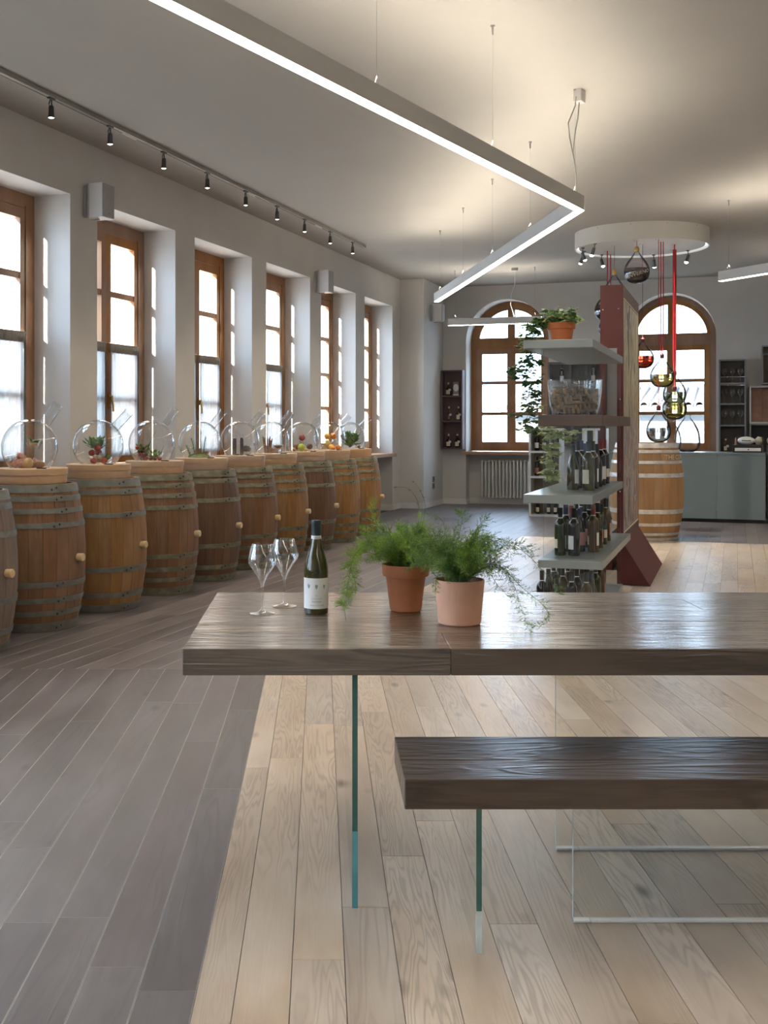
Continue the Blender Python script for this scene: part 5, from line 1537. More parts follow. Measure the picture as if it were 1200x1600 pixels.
for i, deg in enumerate((176, 152, 118, 62, 22, 205)):
    a = radians(deg); x, y = (RR - 0.09) * cos(a), (RR - 0.09) * sin(a)
    o = thing('ring_spotlight', ['leftmost spotlight under the round ceiling ring', 'second spotlight from the left under the ring', 'spotlight beside the red cords under the ring, above the oxblood panel',
              'spotlight right of the thick red cord under the ring', 'rightmost spotlight under the round ceiling ring', 'faint near-left spotlight under the round ceiling ring'][i], 'spotlight', (RX + x, RY + y, RZ0 + 0.019), a, 'spotlights under the ceiling ring')
    m = MB(); m.lathe([(0.02, 0.0), (0.02, -0.012), (0, -0.012)], 12); m.tube([(0, 0, -0.01), (0.01, 0, -0.06)], 0.006, 6); m.build('arm', 'dark_metal', o)
    mt = Matrix.Translation((0.012, 0, -0.055)) @ Matrix.Rotation(-0.35 if i % 2 else 0.35, 4, 'Y')
    m = MB(); m.lathe([(0, 0.0), (0.018, -0.002), (0.022, -0.08), (0.028, -0.10)], 14, mtx=mt); m.build('lamp_head', 'dark_metal', o)
    m = MB(); m.ball(tuple(mt @ Vector((0, 0, -0.10))), 0.024, 0, 10, 6, (1, 1, 0.7)); m.build('lens', 'spot_lens', o)
real_spot((RX, RY - 0.3, RZ0 - 0.08), (RX, RY - 0.4, 0), 260, radians(125))

def flask(label, px, ytop, ybot, Yd, liq, fill, cord_mat, cords=1, cord_r=0.006, cap='maroon_cord', r=0.14, floor_z=None, stop=None):
    base = P(px, ybot, Yd); top = P(px, ytop, Yd)
    if floor_z is not None: base.z = floor_z
    h = top.z - base.z
    o = thing('hanging_flask', label, 'flask', tuple(base), 0, 'flasks hanging from the ceiling ring')
    pr = [(0.0, 0.0), (0.40, 0.018), (0.74, 0.085), (0.94, 0.20), (1.0, 0.33), (0.94, 0.47), (0.75, 0.61), (0.49, 0.73), (0.28, 0.83), (0.16, 0.90), (0.13, 0.95), (0.15, 1.0)]
    pr = [(a * r, b * h) for a, b in pr]
    fine = []
    for i in range(len(pr) - 1):
        p0, p1, p2, p3 = pr[max(i - 1, 0)], pr[i], pr[i + 1], pr[min(i + 2, len(pr) - 1)]
        for k in range(3):
            t = k / 3
            f = lambda a, b, c, d: 0.5 * (2 * b + (c - a) * t + (2 * a - 5 * b + 4 * c - d) * t * t + (3 * b - a - 3 * c + d) * t ** 3)
            fine.append((max(0.0, f(p0[0], p1[0], p2[0], p3[0])), f(p0[1], p1[1], p2[1], p3[1])))
    fine.append(pr[-1])
    m = MB(); m.lathe(fine, 36); m.build('glass_body', 'flask_glass', o)
    zf = fill * h
    ins = [(a * 0.965, b + 0.004) for a, b in fine if b < zf]
    ins[0] = (0.0, ins[0][1]); ins.append((ins[-1][0] * 0.995, zf)); ins.append((0, zf))
    if liq: m = MB(); m.lathe(ins, 36); m.build('liquid', liq, o)
    m = MB(); m.lathe([(0.165 * r, 0.90 * h), (0.185 * r, 0.93 * h), (0.185 * r, 1.01 * h), (0.10 * r, 1.05 * h), (0, 1.05 * h)], 14); m.build('stopper', cap, o)
    zc = RZ0 + 0.05 - base.z
    for k in range(cords):
        x = (k - (cords - 1) / 2) * 0.03
        q = MB(); q.tube([(x * 0.4, 0, h * 1.04), (x, 0, h * 1.3), (x, 0, zc)], cord_r, 7); q.build('cord', cord_mat, o)
        q = MB(); q.tube([(x - 0.03, 0, zc - 0.035), (x - 0.03, 0, zc - 0.005), (x, 0, zc + 0.0), (x + 0.02, 0, zc - 0.03)], 0.005, 6); q.build('hook', 'black', o)
    return o
f1 = flask('topmost flask of near-black wine with white lettering under the ceiling ring', 995, 388, 443, 13.5, 'wine_dark', 0.42, 'maroon_cord', 1, 0.003, 'brass', 0.147)
wrap_text('INVERNO', 0.062, 0.1485, -pi / 2 - 0.08, 0.085, 'label_cream', f1, shear=0.30)
flask('flask with brass-coloured stopper just behind the top of the oxblood panel', 960, 424, 480, 13.9, 'wine_dark', 0.4, 'maroon_cord', 1, 0.003, 'brass', 0.14)
flask('dark flask peeping out left of the oxblood panel, upper one', 949, 452, 502, 14.3, 'wine_dark', 0.5, 'red_cord', 1, 0.007, r=0.155)
flask('dark flask peeping out left of the oxblood panel, lower one', 954, 482, 530, 14.62, 'wine_dark', 0.5, 'red_cord', 1, 0.007, r=0.15)
flask('flask of bright red spirit half hidden by the oxblood panel edge', 1004, 530, 576, 13.78, 'liq_red', 0.42, 'maroon_cord', 1, 0.003, r=0.135)
flask('flask of yellow spirit hanging highest in front of the right arched window', 1034.5, 555, 605.5, 13.6, 'liq_yellow', 0.40, 'red_cord', 2, 0.006)
flask('flask of pale green spirit hanging on the thick red cord', 1054, 581, 634, 14.2, 'liq_green', 0.40, 'red_cord', 2, 0.008)
flask('flask of yellow-green spirit hanging lowest on the right', 1054, 605, 656, 13.8, 'liq_yellow', 0.50, 'red_cord', 1, 0.008, r=0.143)
flask('flask of clear spirit touching the top of the pale barrel', 1029, 636, 690, 13.42, 'liq_clear', 0.42, 'red_cord', 1, 0.004, floor_z=1.1315)

# barrel with bright hoops under the ring
HC = [(1.073, 1.128), (1.015, 1.048), (0.890, 0.925), (0.732, 0.780), (0.314, 0.365), (0.172, 0.206), (0.062, 0.092), (0.003, 0.035)]
bb = barrel('tall pale-oak barrel with bright steel hoops under the hanging flasks', 'stave_bright', HC, 'hoop_bright', tuple(P(1010, 0, 13.6).to_2d()) + (0,), WROT, lap=-2.2, bung=None, h=1.13, rh=0.345, rb=0.425, group='display barrel')
wrap_text('THE', 0.082, 0.392, -pi / 2 + 0.80, 0.939, 'label_cream', bb)
wrap_text('CON', 0.082, 0.392, -pi / 2 + 1.27, 0.939, 'label_cream', bb)

# ------------------------------------------------------------------ oxblood picture panel
pn = thing('picture_panel', 'tall oxblood-red freestanding panel with triangular foot and abstract painting', 'panel', W(9.887, 4.2, 0), WROT)
LP_ = 1.64; HP = 2.506
m = MB(); m.box((-0.187, 0, 1.98), (0, 0.05, HP)); m.box((-0.187, 0, 0), (-0.145, 0.05, 1.98)); m.box((-0.05, 0, 0), (0.0, 0.05, 1.98)); m.build('front_post', 'red_panel', pn)
m = MB(); m.box((-0.05, 0.05, 0.0), (-0.012, LP_, HP)); m.build('back_board', 'red_dark', pn)
m = MB(); m.box((-0.012, 0.05, HP - 0.10), (0.0, LP_, HP)); m.box((-0.012, 0.05, 0.30), (0, LP_, 0.42)); m.box((-0.012, LP_ - 0.06, 0.42), (0.0, LP_, HP - 0.1)); m.build('frame', 'red_dark', pn)
m = MB(); m.box((-0.187, LP_ - 0.05, 0), (-0.145, LP_, HP)); m.box((-0.187, 0.05, HP - 0.04), (-0.05, LP_, HP)); m.build('rear_post', 'red_panel', pn)
m = MB(); m.box((-0.010, 0.052, 0.44), (-0.002, LP_ - 0.062, HP - 0.12)); cv = m.build('canvas', 'painting', pn)
m = MB()
for z in (0.425, HP - 0.113): m.box((-0.011, 0.052, z), (0.001, LP_ - 0.06, z + 0.010))
m.box((-0.011, LP_ - 0.073, 0.43), (0.001, LP_ - 0.062, HP - 0.11)); m.build('gilt_fillet', 'label_cream', pn)
m = MB(); m.extr([(0.0, 0.012), (0.218, 0.0), (0.0, 0.352)], 0.0, LP_ + 0.02, 'xz'); m.build('foot', 'red_panel', pn)
m = MB(); m.extr([(-0.187, 0.352), (-0.40, 0.0), (-0.187, 0.0)], 1.0, LP_ + 0.02, 'xz'); m.build('foot', 'red_panel', pn)
for x, z in ((-0.163, 2.30), (-0.036, 2.305), (-0.025, 0.78), (-0.025, 1.55)):
    m = MB(); m.ball((x, -0.001, z), 0.006, 0, 8, 5); m.build('screw', 'chrome', pn)

# ------------------------------------------------------------------ glass and board display shelves
sh = thing('display_shelf', 'tall shelf unit of staggered grey and brown boards on clear glass sheets', 'shelf', W(7.505, 3.78, 0), WROT)
WS = 0.445; LS = 2.08
for (zt, th, dx, mat, lab) in ((1.885, 0.055, 0.0, 'shelf_grey', None), (1.399, 0.073, 0.097, 'shelf_brown', 'dark brown shelf board'), (0.881, 0.055, 0.0, 'shelf_grey', None),
                          (0.46, 0.05, 0.097, 'shelf_grey', None), (0.05, 0.05, 0.0, 'shelf_grey', None)):
    m = MB()
    w = WS if dx == 0 else 0.408
    m.bbox((dx, 0.0, zt - th), (dx + w, LS, zt), 0.002)
    m.build('shelf_board', mat, sh, label=lab)
gz = [(0.05, 0.41), (0.46, 0.826), (0.881, 1.326), (1.399, 1.83)]
for y in (0.145, 1.95):
    for lo, hi in gz: glass_sheet(sh, 'glass_sheet', (0.108, y, lo), (0.438, y + 0.010, hi), 1, 'edge_clear')

def shelf_bottle(label, loc, glass='bottle_black', cap='capsule_black', lab=True, kind='bordeaux', h=1.0, group=None, rot=0.0, band=True, lmat='label_white', la=1.0):
    o = thing('wine_bottle', label, 'bottle', loc, rot, group)
    prf = bottle_profile(kind)
    m = MB(); m.lathe([(a * h, b * h) for a, b in prf], 20); m.build('glass_body', glass, o)
    ht = prf[-1][1] * h
    m = MB(); m.lathe([(0.0158 * h, ht * 0.80), (0.0160 * h, ht + 0.001), (0, ht + 0.002)], 14); m.build('capsule', cap, o)
    if band: m = MB(); m.lathe([(0.0162 * h, ht * 0.76), (0.0162 * h, ht * 0.80)], 14); m.build('neck_band', 'label_white', o)
    if lab:
        rr = prf[4][0] * h + 0.0006
        label_patch(rr, 0.045 * h, 0.135 * h, -la, la, 10).build('paper_label', lmat, o)
        label_patch(rr, 0.05 * h, 0.11 * h, pi - 0.6, pi + 0.6, 6).build('back_label', 'label_cream', o)
    return o
R2 = random.Random(77)
caps = ['capsule_black', 'capsule_dark', 'capsule_blue', 'capsule_black', 'capsule_red']
gls = ['bottle_black', 'bottle_olive', 'bottle_black', 'bottle_green', 'bottle_black', 'bottle_amber']
rown = ['front', 'second', 'third', 'fourth', 'fifth', 'rear']
coln = ['left', 'middle', 'right']
protos = {}
def put_bottle(label, loc, g, c, kind, h, grp, rot, lmat='label_white', lab=True):
    key = (g, c, kind, h, lmat, lab)
    if key in protos: return dup(protos[key], loc, rot, label=label, group=grp)
    protos[key] = shelf_bottle(label, loc, g, c, lab, kind, h, grp, rot, True, lmat); return protos[key]
for zi, (z, xs, nm, y0, dy, nr) in enumerate(((0.881, (0.235, 0.345), 'middle grey shelf, over the lower one', 0.62, 0.25, 5), (0.46, (0.195, 0.287, 0.379), 'lower grey shelf', 0.30, 0.28, 5), (0.05, (0.085, 0.182, 0.279, 0.376), 'bottom shelf behind the table edge', 0.25, 0.26, 4))):
    for r in range(nr):
        for c, x in enumerate(xs):
            if zi == 1 and c == 2 and r == 0: continue
            ox = 0.0 if zi != 1 else 0.0
            g = gls[(r * 2 + c + zi) % 6] if not (zi == 0 and r > 0) else 'bottle_black'
            if r == 0 and c == 0 and zi < 2: g = 'bottle_olive' if zi == 0 else 'bottle_green'
            cp_ = caps[R2.randrange(5)] if r else ('capsule_black' if zi else 'capsule_dark')
            kind = 'bordeaux' if (r + c + zi) % 3 else 'burgundy'
            hh = 1.06 if zi == 0 else (1.0 if zi == 1 else 0.98)
            w = W(7.505 + y0 + dy * r + R2.uniform(-0.02, 0.02), 3.78 + x, z + 0.001)
            side = ['left', 'right'][c] if len(xs) == 2 else (['left', 'middle', 'right'][c] if len(xs) == 3 else ['leftmost', 'centre-left', 'centre-right', 'rightmost'][c])
            put_bottle('%s bottle in the %s row on the %s' % (side, rown[r], nm), w, g, cp_, kind, hh, 'bottles on the ' + nm, R2.uniform(-0.9, 0.5) + (pi if (r + c) % 4 == 1 else 0), R2.choice(['label_white', 'label_white', 'label_cream', 'label_pink']))

# bowl of corks
BX = W(7.86, 4.065, 1.4)
bw = thing('glass_bowl', 'large clear glass bowl of wine corks on the brown shelf board', 'bowl', tuple(BX))
bprof = [(0.0, 0.004), (0.135, 0.0), (0.146, 0.004), (0.150, 0.012), (0.165, 0.07), (0.178, 0.16), (0.182, 0.235), (0.178, 0.237), (0.172, 0.16), (0.158, 0.07), (0.143, 0.018), (0.0, 0.015)]
m = MB(); m.lathe(bprof, 48); m.build('bowl_glass', 'glass', bw)
Rc = random.Random(12)
ck = None; nck = 0
def inside_r(z): return 0.146 + (0.170 - 0.146) * min(z / 0.15, 1)
for layer in range(6):
    z = 0.033 + layer * 0.0245
    rmax = inside_r(z) - 0.024
    rings = [(rmax, 27)] + ([(rmax - 0.045, 15)] if layer in (4, 5) else []) + ([(rmax - 0.09, 8)] if layer == 5 else [])
    for rr, n_ in rings:
        for k in range(n_):
            a = 2 * pi * (k + 0.5 * (layer % 2)) / n_
            loc = (BX.x + rr * cos(a), BX.y + rr * sin(a), BX.z + z + Rc.uniform(-0.003, 0.003))
            if ck is None:
                m = MB(); m.lathe([(0, -0.021), (0.0105, -0.021), (0.0115, -0.0185), (0.0115, 0.0185), (0.0105, 0.021), (0, 0.021)], 10)
                ck = m.build('cork', 'cork', None); o = ck
            else:
                o = ck.copy(); COL.objects.link(o)
            o.location = loc
            e = Rc.random()
            if e < 0.45: o.rotation_euler = (Rc.uniform(-0.3, 0.3), Rc.uniform(-0.3, 0.3), 0)
            elif e < 0.8: o.rotation_euler = (pi / 2, Rc.uniform(-0.5, 0.5), a + Rc.uniform(-0.3, 0.3))
            else: o.rotation_euler = (pi / 2 + Rc.uniform(-0.5, 0.5), 0, a + pi / 2)
            tag(o, 'used wine corks heaped in the large glass bowl', 'cork', 'corks in the glass bowl')

# terracotta pot with ivy on the top shelf, trailing down the left side
iv = thing('potted_ivy', 'trailing ivy in an orange clay pot on the top grey shelf', 'plant', tuple(W(8.05, 3.78 + 0.17, 1.886)))
m = MB(); m.lathe([(0, 0.002), (0.060, 0.0), (0.064, 0.003), (0.083, 0.108), (0.094, 0.110), (0.098, 0.150), (0.092, 0.152), (0.085, 0.135), (0, 0.13)], 30); m.build('pot', 'terracotta_orange', iv)
m = MB(); m.lathe([(0.085, 0.137), (0, 0.142)], 16); m.build('soil', 'soil', iv)
def ivy_leaf_geo(V, F, p, d, up, sz):
    d = d.normalized(); s_ = d.cross(up).normalized(); n = s_.cross(d)
    shape = [(0, 0), (-0.45, 0.05), (-0.5, 0.42), (-0.22, 0.5), (0, 1.0), (0.22, 0.5), (0.5, 0.42), (0.45, 0.05)]
    o = len(V)
    for x, y in shape: V.append(p + s_ * (x * sz) + d * (y * sz) - n * (abs(x) * 0.25 * sz))
    V.append(p + d * 0.42 * sz + n * 0.04 * sz)
    for k in range(8): F.append((o + k, o + (k + 1) % 8, o + 8))
def vine(root, pts, n, sz, mat, seed, spread=0.02):
    R = random.Random(seed); pts = [Vector(p) for p in pts]; m = MB()
    m.tube(pts, 0.0018, 5, 1, False); V = []; F = []
    for k in range(n):
        u = (k + R.random()) / n * (len(pts) - 1); i = min(int(u), len(pts) - 2); p = pts[i].lerp(pts[i + 1], u - i)
        a = R.random() * 6.28
        off = Vector((cos(a), sin(a), R.uniform(-0.5, 0.5))) * spread * R.uniform(0.2, 1)
        ivy_leaf_geo(V, F, p + off, Vector((cos(a), sin(a), R.uniform(-0.9, 0.4))), Vector((R.uniform(-0.4, 0.4), R.uniform(-0.4, 0.4), 1)), sz * R.uniform(0.6, 1.25))
    m.add(V, F, 0); m.build('vine', [mat, 'stem_brown'], root)
def QI(px, py, Y): return Q(px, py, Y, iv)
IY = iv.location.y
for k in range(16):
    a = 2 * pi * k / 16; R3 = random.Random(k)
    vine(iv, [(0, 0, 0.14), (0.05 * cos(a), 0.05 * sin(a), 0.19), (0.10 * cos(a), 0.10 * sin(a), 0.20 + 0.03 * (k % 3)), (0.13 * cos(a), 0.13 * sin(a), 0.16)], 16, 0.048, 'ivy' if k % 3 else 'ivy_pale', 200 + k, 0.025)
IL = IY + 0.05
for k, (pts, n, sp_) in enumerate(((((868, 505), (845, 500), (832, 515), (828, 545), (830, 580), (826, 620), (828, 655), (822, 672)), 190, 0.05),
                              (((868, 505), (842, 504), (824, 520), (833, 560), (836, 600), (838, 640)), 130, 0.055),
                              (((868, 505), (840, 500), (822, 510), (822, 560), (806, 575), (800, 580)), 80, 0.045),
                              (((868, 505), (836, 506), (828, 560), (812, 585), (800, 590)), 44, 0.035),
                              (((828, 610), (818, 640), (806, 650), (798, 646)), 16, 0.03),
                              (((830, 640), (822, 655), (826, 668), (835, 674)), 16, 0.025),
                              (((826, 560), (812, 572), (802, 583), (797, 580)), 12, 0.02))):
    vine(iv, [QI(x, y, IL + 0.0 if i < 2 else W(7.95, 3.70).y) for i, (x, y) in enumerate(pts)], n, 0.050, 'ivy', 300 + k, sp_)
for k, (pts, n, sp_) in enumerate(((((838, 630), (846, 660), (862, 672), (880, 680), (896, 690)), 34, 0.035), (((846, 672), (866, 680), (880, 672), (900, 676)), 34, 0.04),
                              (((862, 672), (866, 700), (862, 720), (866, 738), (860, 748)), 44, 0.04), (((866, 690), (852, 716), (850, 735), (862, 745)), 30, 0.035))):
    vine(iv, [Q(x, y, W(9.3, 3.70).y, iv) for x, y in pts], n, 0.070, 'ivy_pale', 400 + k, sp_)

# ------------------------------------------------------------------ far wall: shelves, radiator, counter
def open_cabinet(name, label, cat, s, t0_, t1_, z0, z1, depth, mat, backmat, cols, rows, th=0.022, kind_front=None):
    """open fronted shelving; front faces the room"""
    o = thing(name, label, cat, W(s, t0_, z0), WROT)
    w = t1_ - t0_; h = z1 - z0
    m = MB(); m.box((0, 0, 0), (th, depth, h)); m.box((w - th, 0, 0), (w, depth, h)); m.box((th, 0, 0), (w - th, depth, th)); m.box((th, 0, h - th), (w - th, depth, h)); m.build('carcass', mat, o)
    if backmat: m = MB(); m.box((th, depth - 0.01, th), (w - th, depth, h - th)); m.build('back_panel', backmat, o)
    for z in rows:
        m = MB(); m.box((th, 0.002, z - z0 - th / 2), (w - th, depth - 0.01, z - z0 + th / 2)); m.build('shelf_board', mat, o)
    for x in cols:
        m = MB(); m.box((x - th / 2, 0.004, th), (x + th / 2, depth - 0.01, h - th)); m.build('divider', mat, o)
    return o
SB = S_BACK
# small plum wall shelf in the corner
open_cabinet('wall_shelf', 'narrow plum-brown wall shelf with three compartments beside the left arched window', 'shelf', SB - 0.20, 0.405, 0.775, 0.935, 2.265, 0.20, 'cab_plum', 'cab_plum', [], [1.40, 1.825], 0.025)
def spirit(label, s, t, z, h=0.2, g='bottle_olive', lm='label_cream', rr=0.042):
    o = thing('spirit_bottle', label, 'bottle', W(s, t, z), WROT)
    m = MB(); m.lathe([(0, 0.003), (rr * 0.9, 0), (rr, 0.006), (rr, h * 0.48), (rr * 0.7, h * 0.60), (0.012, h * 0.68), (0.012, h * 0.9)], 18); m.build('glass_body', g, o)
    m = MB(); m.lathe([(0.014, h * 0.86), (0.014, h), (0, h)], 12); m.build('stopper', 'label_cream', o)
    label_patch(rr + 0.001, h * 0.1, h * 0.42, -pi / 2 - 0.9, -pi / 2 + 0.9, 8).build('paper_label', lm, o)
    m = MB(); m.ball((0.03, -rr * 0.9, h * 0.42), 0.022, 0, 8, 6, (1, 0.3, 1)); m.build('round_tag', 'label_white', o)
    return o
spirit('small dark bottle in the top compartment of the plum shelf', SB - 0.10, 0.51, 1.84, 0.22, 'bottle_olive')
bx = thing('gift_box', 'boxed bottle with pale oval label in the top compartment of the plum shelf', 'box', W(SB - 0.14, 0.60, 1.838), WROT)
m = MB(); m.bbox((0, 0, 0), (0.10, 0.08, 0.23), 0.003); m.build('carton', 'cab_grey', bx)
m = MB(); m.ball((0.05, -0.001, 0.13), 0.05, 0, 14, 8, (0.95, 0.03, 1.25)); m.build('oval_label', 'label_white', bx)
m = MB(); m.box((0.0, -0.002, 0.0), (0.10, 0.0, 0.022)); m.build('base_band', 'label_cream', bx)
spirit('slim decanter in the middle compartment of the plum shelf', SB - 0.10, 0.52, 1.413, 0.24, 'bottle_amber', 'cab_plum', 0.024)
spirit('round golden bottle in the middle compartment of the plum shelf', SB - 0.10, 0.685, 1.413, 0.24, 'bottle_amber', 'label_cream', 0.04)
spirit('left dark bottle in the bottom compartment of the plum shelf', SB - 0.10, 0.515, 0.961, 0.23, 'bottle_black')
spirit('right dark bottle in the bottom compartment of the plum shelf', SB - 0.10, 0.665, 0.961, 0.23, 'bottle_black')
# dark cabinet between the arched windows
open_cabinet('wall_cabinet', 'dark wall cabinet of open compartments between the two arched windows', 'cabinet', SB - 0.32, 2.21, 3.12, 1.00, 2.36, 0.32, 'cab_dark', 'cab_dark', [0.36, 0.62], [1.48, 1.99], 0.03)
for k, (t_, z_) in enumerate(((2.42, 2.006), (2.92, 2.006), (2.40, 1.496), (2.95, 1.496))):
    put_bottle(['bottle with red-marked label in the dark cabinet, seen above the cork bowl', 'small-capped bottle at the upper right of the dark cabinet', 'bottle at the middle left of the dark cabinet', 'bottle at the middle right of the dark cabinet'][k],
               W(SB - 0.16, t_, z_), 'bottle_black', 'capsule_black', 'bordeaux', 1.0, 'bottles in the dark cabinet', WROT - pi / 2)
# white cube shelves
for k, (ta, tb_, nm) in enumerate(((2.23, 2.70, 'left'), (3.0, 3.34, 'right'))):
    open_cabinet('cube_shelf', 'low white open cube shelf, the %s one, behind the grey display shelves' % nm, 'shelf', 16.92, ta, tb_, 0.0, 1.29, 0.33, 'cab_white', 'cab_back' if k == 0 else None, [(tb_ - ta) / 2] if k else [], [0.945, 0.575, 0.29] if k == 0 else [0.945, 0.575], 0.03)
for k, (t_, z_, g, lm, nm) in enumerate(((2.33, 0.961, 'bottle_black', 'label_white', 'first bottle in the top cube of the white shelf'), (2.44, 0.961, 'bottle_amber', 'label_cream', 'amber bottle in the top cube of the white shelf'),
        (2.54, 0.961, 'bottle_olive', 'label_cream', 'third bottle in the top cube of the white shelf'), (2.63, 0.961, 'bottle_green', 'label_cream', 'green bottle in the top cube of the white shelf'),
        (2.33, 0.591, 'bottle_black', 'label_pink', 'lone dark bottle in the second cube of the white shelf'), (2.56, 0.591, 'bottle_black', 'label_white', 'bottle behind the pale ivy in the second cube of the white shelf'),
        (2.34, 0.031, 'bottle_black', 'label_cream', 'bottle at the left of the bottom cube of the white shelf'), (2.50, 0.031, 'bottle_black', 'label_cream', 'bottle at the middle of the bottom cube of the white shelf'), (2.60, 0.031, 'bottle_black', 'label_cream', 'bottle at the right of the bottom cube of the white shelf'))):
    if z_ < 0.1: hh = 0.72
    else: hh = 0.88
    put_bottle(nm, W(17.05, t_, z_), g, 'capsule_black', 'bordeaux', hh, 'bottles in the white cube shelf', WROT - pi / 2, lm)
# radiator in the niche under the left arched window
rd = thing('radiator', 'white column radiator under the left arched window', 'radiator', W(SB + 0.075, 1.02, 0.085), WROT)
for k in range(15):
    x = 0.03 + 0.060 * k
    m = MB()
    for y in (0.0, 0.07):
        m.tube([(x, y + 0.02, 0.03), (x, y, 0.06), (x, y, 0.62), (x, y + 0.02, 0.655)], 0.0165, 8)
    m.tube([(x, 0.0, 0.045), (x, 0.09, 0.045)], 0.02, 8); m.tube([(x, 0.0, 0.645), (x, 0.09, 0.645)], 0.02, 8)
    m.build('column', 'radiator', rd)
m = MB(); m.tube([(0.0, 0.04, 0.045), (0.9, 0.04, 0.045)], 0.014, 8); m.tube([(0.0, 0.04, 0.645), (0.9, 0.04, 0.645)], 0.014, 8); m.tube([(0.0, 0.04, 0.045), (-0.03, 0.04, 0.045), (-0.03, 0.04, -0.085)], 0.008, 8); m.build('manifold', 'radiator', rd)
# counter
ct = thing('bar_counter', 'long blue-grey bar counter with flat panels at the far right', 'counter', W(16.7, 3.40, 0), WROT)
CL = 5.46 - 3.40
for k, (xa, xb) in enumerate(((0.0, 0.72), (0.72, 1.44), (1.44, CL))):
    m = MB(); m.bbox((xa + 0.0015, 0, 0.05), (xb - 0.0015, 0.025, 0.925), 0.002); m.build('panel', 'counter', ct)
m = MB(); m.bbox((0, 0.0, 0.928), (CL, 0.65, 0.96), 0.002); m.build('worktop', 'counter', ct)
m = MB(); m.box((0.02, 0.05, 0.0), (CL - 0.02, 0.6, 0.05)); m.build('plinth', 'black', ct)
m = MB(); m.box((0, 0.025, 0.05), (0.02, 0.63, 0.928)); m.box((CL - 0.02, 0.025, 0.05), (CL, 0.63, 0.928)); m.build('side_panel', 'counter', ct)
dk = thing('black_cabinet', 'black cabinet just beyond the right end of the bar counter', 'cabinet', W(16.75, 5.48, 0), WROT)
m = MB(); m.box((0, 0, 0.06), (1.2, 0.6, 0.94)); m.build('body', 'black', dk); m = MB(); m.box((0.02, 0.03, 0.0), (1.18, 0.55, 0.06)); m.build('plinth', 'black', dk)
def demijohn(label, px, Yd, r, h):
    p = P(px, 0, Yd)
    o = thing('demijohn', label, 'bottle', (p.x, p.y, 0.961)); R = random.Random(int(px))
    pr = [(0, 0.02), (0.5, 0.0), (0.85, 0.07), (1.0, 0.25), (0.98, 0.42), (0.85, 0.60), (0.6, 0.76), (0.34, 0.88), (0.22, 0.94), (0.24, 1.0)]
    m = MB(); n = 36; V = []; F = []
    ns = 28
    for j in range(ns + 1):
        u = j / ns * (len(pr) - 1); i = min(int(u), len(pr) - 2); f = u - i
        rr = (pr[i][0] * (1 - f) + pr[i + 1][0] * f) * r; z = (pr[i][1] * (1 - f) + pr[i + 1][1] * f) * h
        for k in range(n):
            a = 2 * pi * k / n; w = 1 + 0.05 * mnoise.noise(Vector((cos(a) * 2.4, sin(a) * 2.4, z * 14 + px)))
            V.append((rr * w * cos(a), rr * w * sin(a), z))
    for j in range(ns):
        for k in range(n): F.append((j * n + k, j * n + (k + 1) % n, (j + 1) * n + (k + 1) % n, (j + 1) * n + k))
    m.add(V, F, 0, True); m.build('glass_body', 'flask_glass', o)
    m = MB(); m.lathe([(0.25 * r, h * 0.97), (0.29 * r, h * 0.985), (0.25 * r, h)], 18); m.build('lip', 'glass', o)
    return o
demijohn('big wrinkled clear glass demijohn standing on the bar counter', 1074, 16.15, 0.175, 0.52)
demijohn('smaller clear demijohn behind the big wrinkled one on the counter', 1050, 16.55, 0.13, 0.44)
# things on the counter at the right
def cpos(px, Yd, z=0.961): p = P(px, 0, Yd); return (p.x, p.y, z)
o = thing('black_box', 'flat black box with a white label strip on the bar counter', 'box', cpos(1168, 15.9), WROT)
m = MB(); m.bbox((-0.19, -0.1, 0), (0.19, 0.1, 0.105), 0.004); m.build('body', 'black', o)
m = MB(); m.box((-0.165, -0.102, 0.018), (0.17, -0.1, 0.062)); m.build('label_strip', 'label_white', o)
m = MB(); m.ball((0.01, -0.102, 0.04), 0.009, 0, 8, 6, (1, 0.2, 1)); m.build('emblem', 'ink_dark', o)
o = thing('toaster', 'white rounded toaster on top of the flat black box', 'appliance', cpos(1166, 15.9, 1.068), WROT)
m = MB(); m.ball((0, 0, 0.055), 0.115, 0, 24, 12, (1, 0.7, 0.48)); m.build('body', 'white_plastic', o)
m = MB(); m.box((-0.06, -0.083, 0.05), (0.06, -0.072, 0.062)); m.build('slot', 'dark_metal', o)
o = thing('copper_cone', 'small copper cone ornament left of the white toaster', 'ornament', cpos(1149.5, 15.9, 1.068), 0)
m = MB(); m.lathe([(0, 0), (0.016, 0), (0.010, 0.03), (0.015, 0.032), (0.008, 0.07), (0.010, 0.072), (0.0, 0.105)], 12); m.build('cone', 'copper_tile', o)
for k, px in enumerate((1186, 1205)):
    o = thing('cloth_sack', ['cream sack with dark band right of the white toaster', 'cream sack cut by the right edge of the photo'][k], 'sack', cpos(px, 16.0, 0.963), WROT)
    m = MB(); m.bbox((-0.055, -0.05, 0.0), (0.055, 0.05, 0.10), 0.006); m.build('stand', 'cab_dark', o)
    m = MB(); m.ball((0, 0, 0.155), 0.06, 0, 16, 10, (0.95, 0.75, 0.92), 0.3, k); m.build('cloth', 'sack', o)
    m = MB(); m.box((0.040, -0.047, 0.10), (0.058, 0.047, 0.205)); m.build('band', 'brown_band', o)
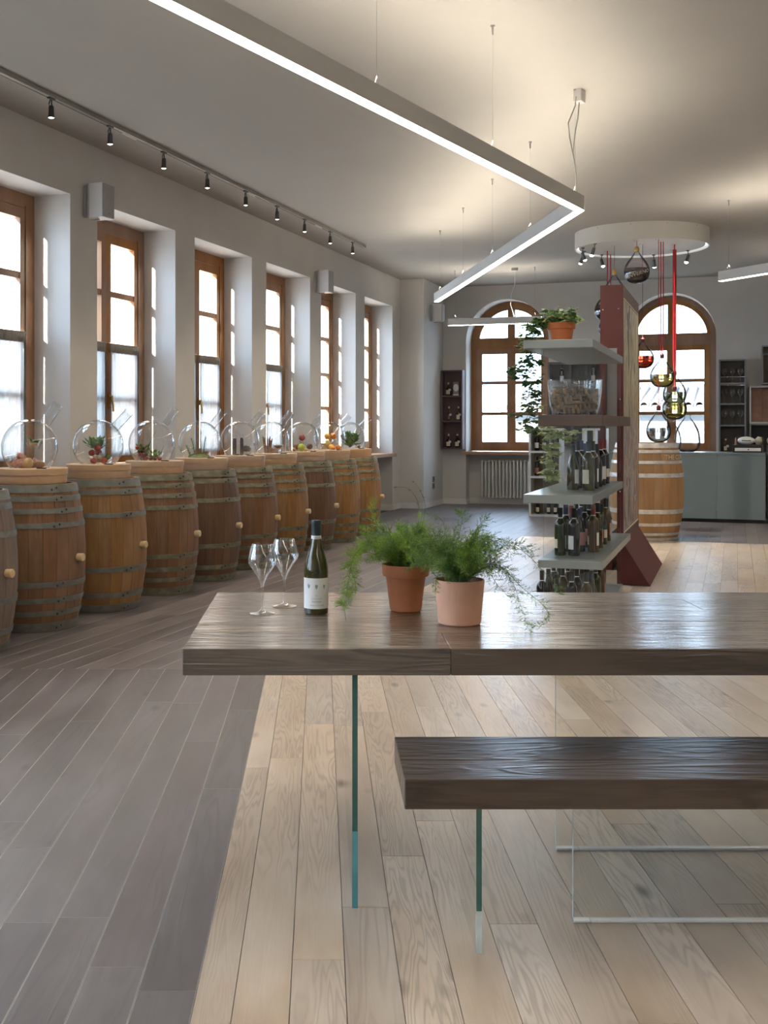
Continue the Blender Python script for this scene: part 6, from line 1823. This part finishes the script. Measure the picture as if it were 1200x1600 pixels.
# glass cabinet on the back wall
GT0, GT1 = 4.835, 5.235
gc = open_cabinet('glassware_cabinet', 'tall narrow dark wall cabinet with rows of stemmed glasses above the counter', 'cabinet', SB - 0.22, GT0, GT1, 0.90, 2.36, 0.22, 'cab_grey', 'cab_dark', [], [1.985, 1.665, 1.33], 0.022)
for z in (2.085, 1.955):
    m = MB(); m.tube([(0.02, 0.004, z - 0.90), (GT1 - GT0 - 0.02, 0.004, z - 0.90)], 0.005, 6); m.build('rail', 'chrome', gc)
g0 = None
for r, (z, nm) in enumerate(((1.997, 'top'), (1.677, 'middle'), (1.342, 'bottom'))):
    for c in range(3):
        lab = '%s stemmed glass on the %s row of the tall glassware cabinet' % (coln[c], nm)
        loc = W(SB - 0.10, GT0 + 0.085 + 0.115 * c, z)
        if g0 is None: g0 = at(wine_glass(lab), tuple(loc)); g0['group'] = 'stemmed glasses in the wall cabinet'
        else: dup(g0, tuple(loc), 0, label=lab, group='stemmed glasses in the wall cabinet')
spirit('small golden bottle in the lowest compartment of the glassware cabinet', SB - 0.12, GT0 + 0.10, 0.925, 0.2, 'bottle_amber', 'label_cream', 0.03)
open_cabinet('box_shelf', 'grey open box shelf with a bottle at the right edge of the photo', 'shelf', SB - 0.26, 5.46, 6.2, 1.965, 2.56, 0.26, 'cab_grey', 'cab_back', [], [2.43], 0.022)
put_bottle('dark bottle with cream label in the box shelf at the right edge', W(SB - 0.13, 5.60, 1.989), 'bottle_black', 'capsule_black', 'burgundy', 1.12, 'bottle in the box shelf', WROT - pi / 2, 'label_cream')
o = open_cabinet('tiled_niche', 'pale framed niche lined with copper-pink tiles at the right edge', 'shelf', SB - 0.24, 5.285, 6.3, 1.365, 1.94, 0.24, 'cab_white', 'copper_tile', [], [], 0.022)
for i in range(6):
    for j in range(4):
        m = MB(); m.bbox((0.03 + 0.16 * i, 0.215, 0.028 + 0.132 * j), (0.187 + 0.16 * i, 0.229, 0.157 + 0.132 * j), 0.003); m.build('tile', 'copper_tile', o)
open_cabinet('black_niche', 'black open niche under the copper-tiled one', 'shelf', SB - 0.30, 5.285, 6.3, 0.90, 1.36, 0.30, 'cab_grey', 'black', [], [], 0.022)
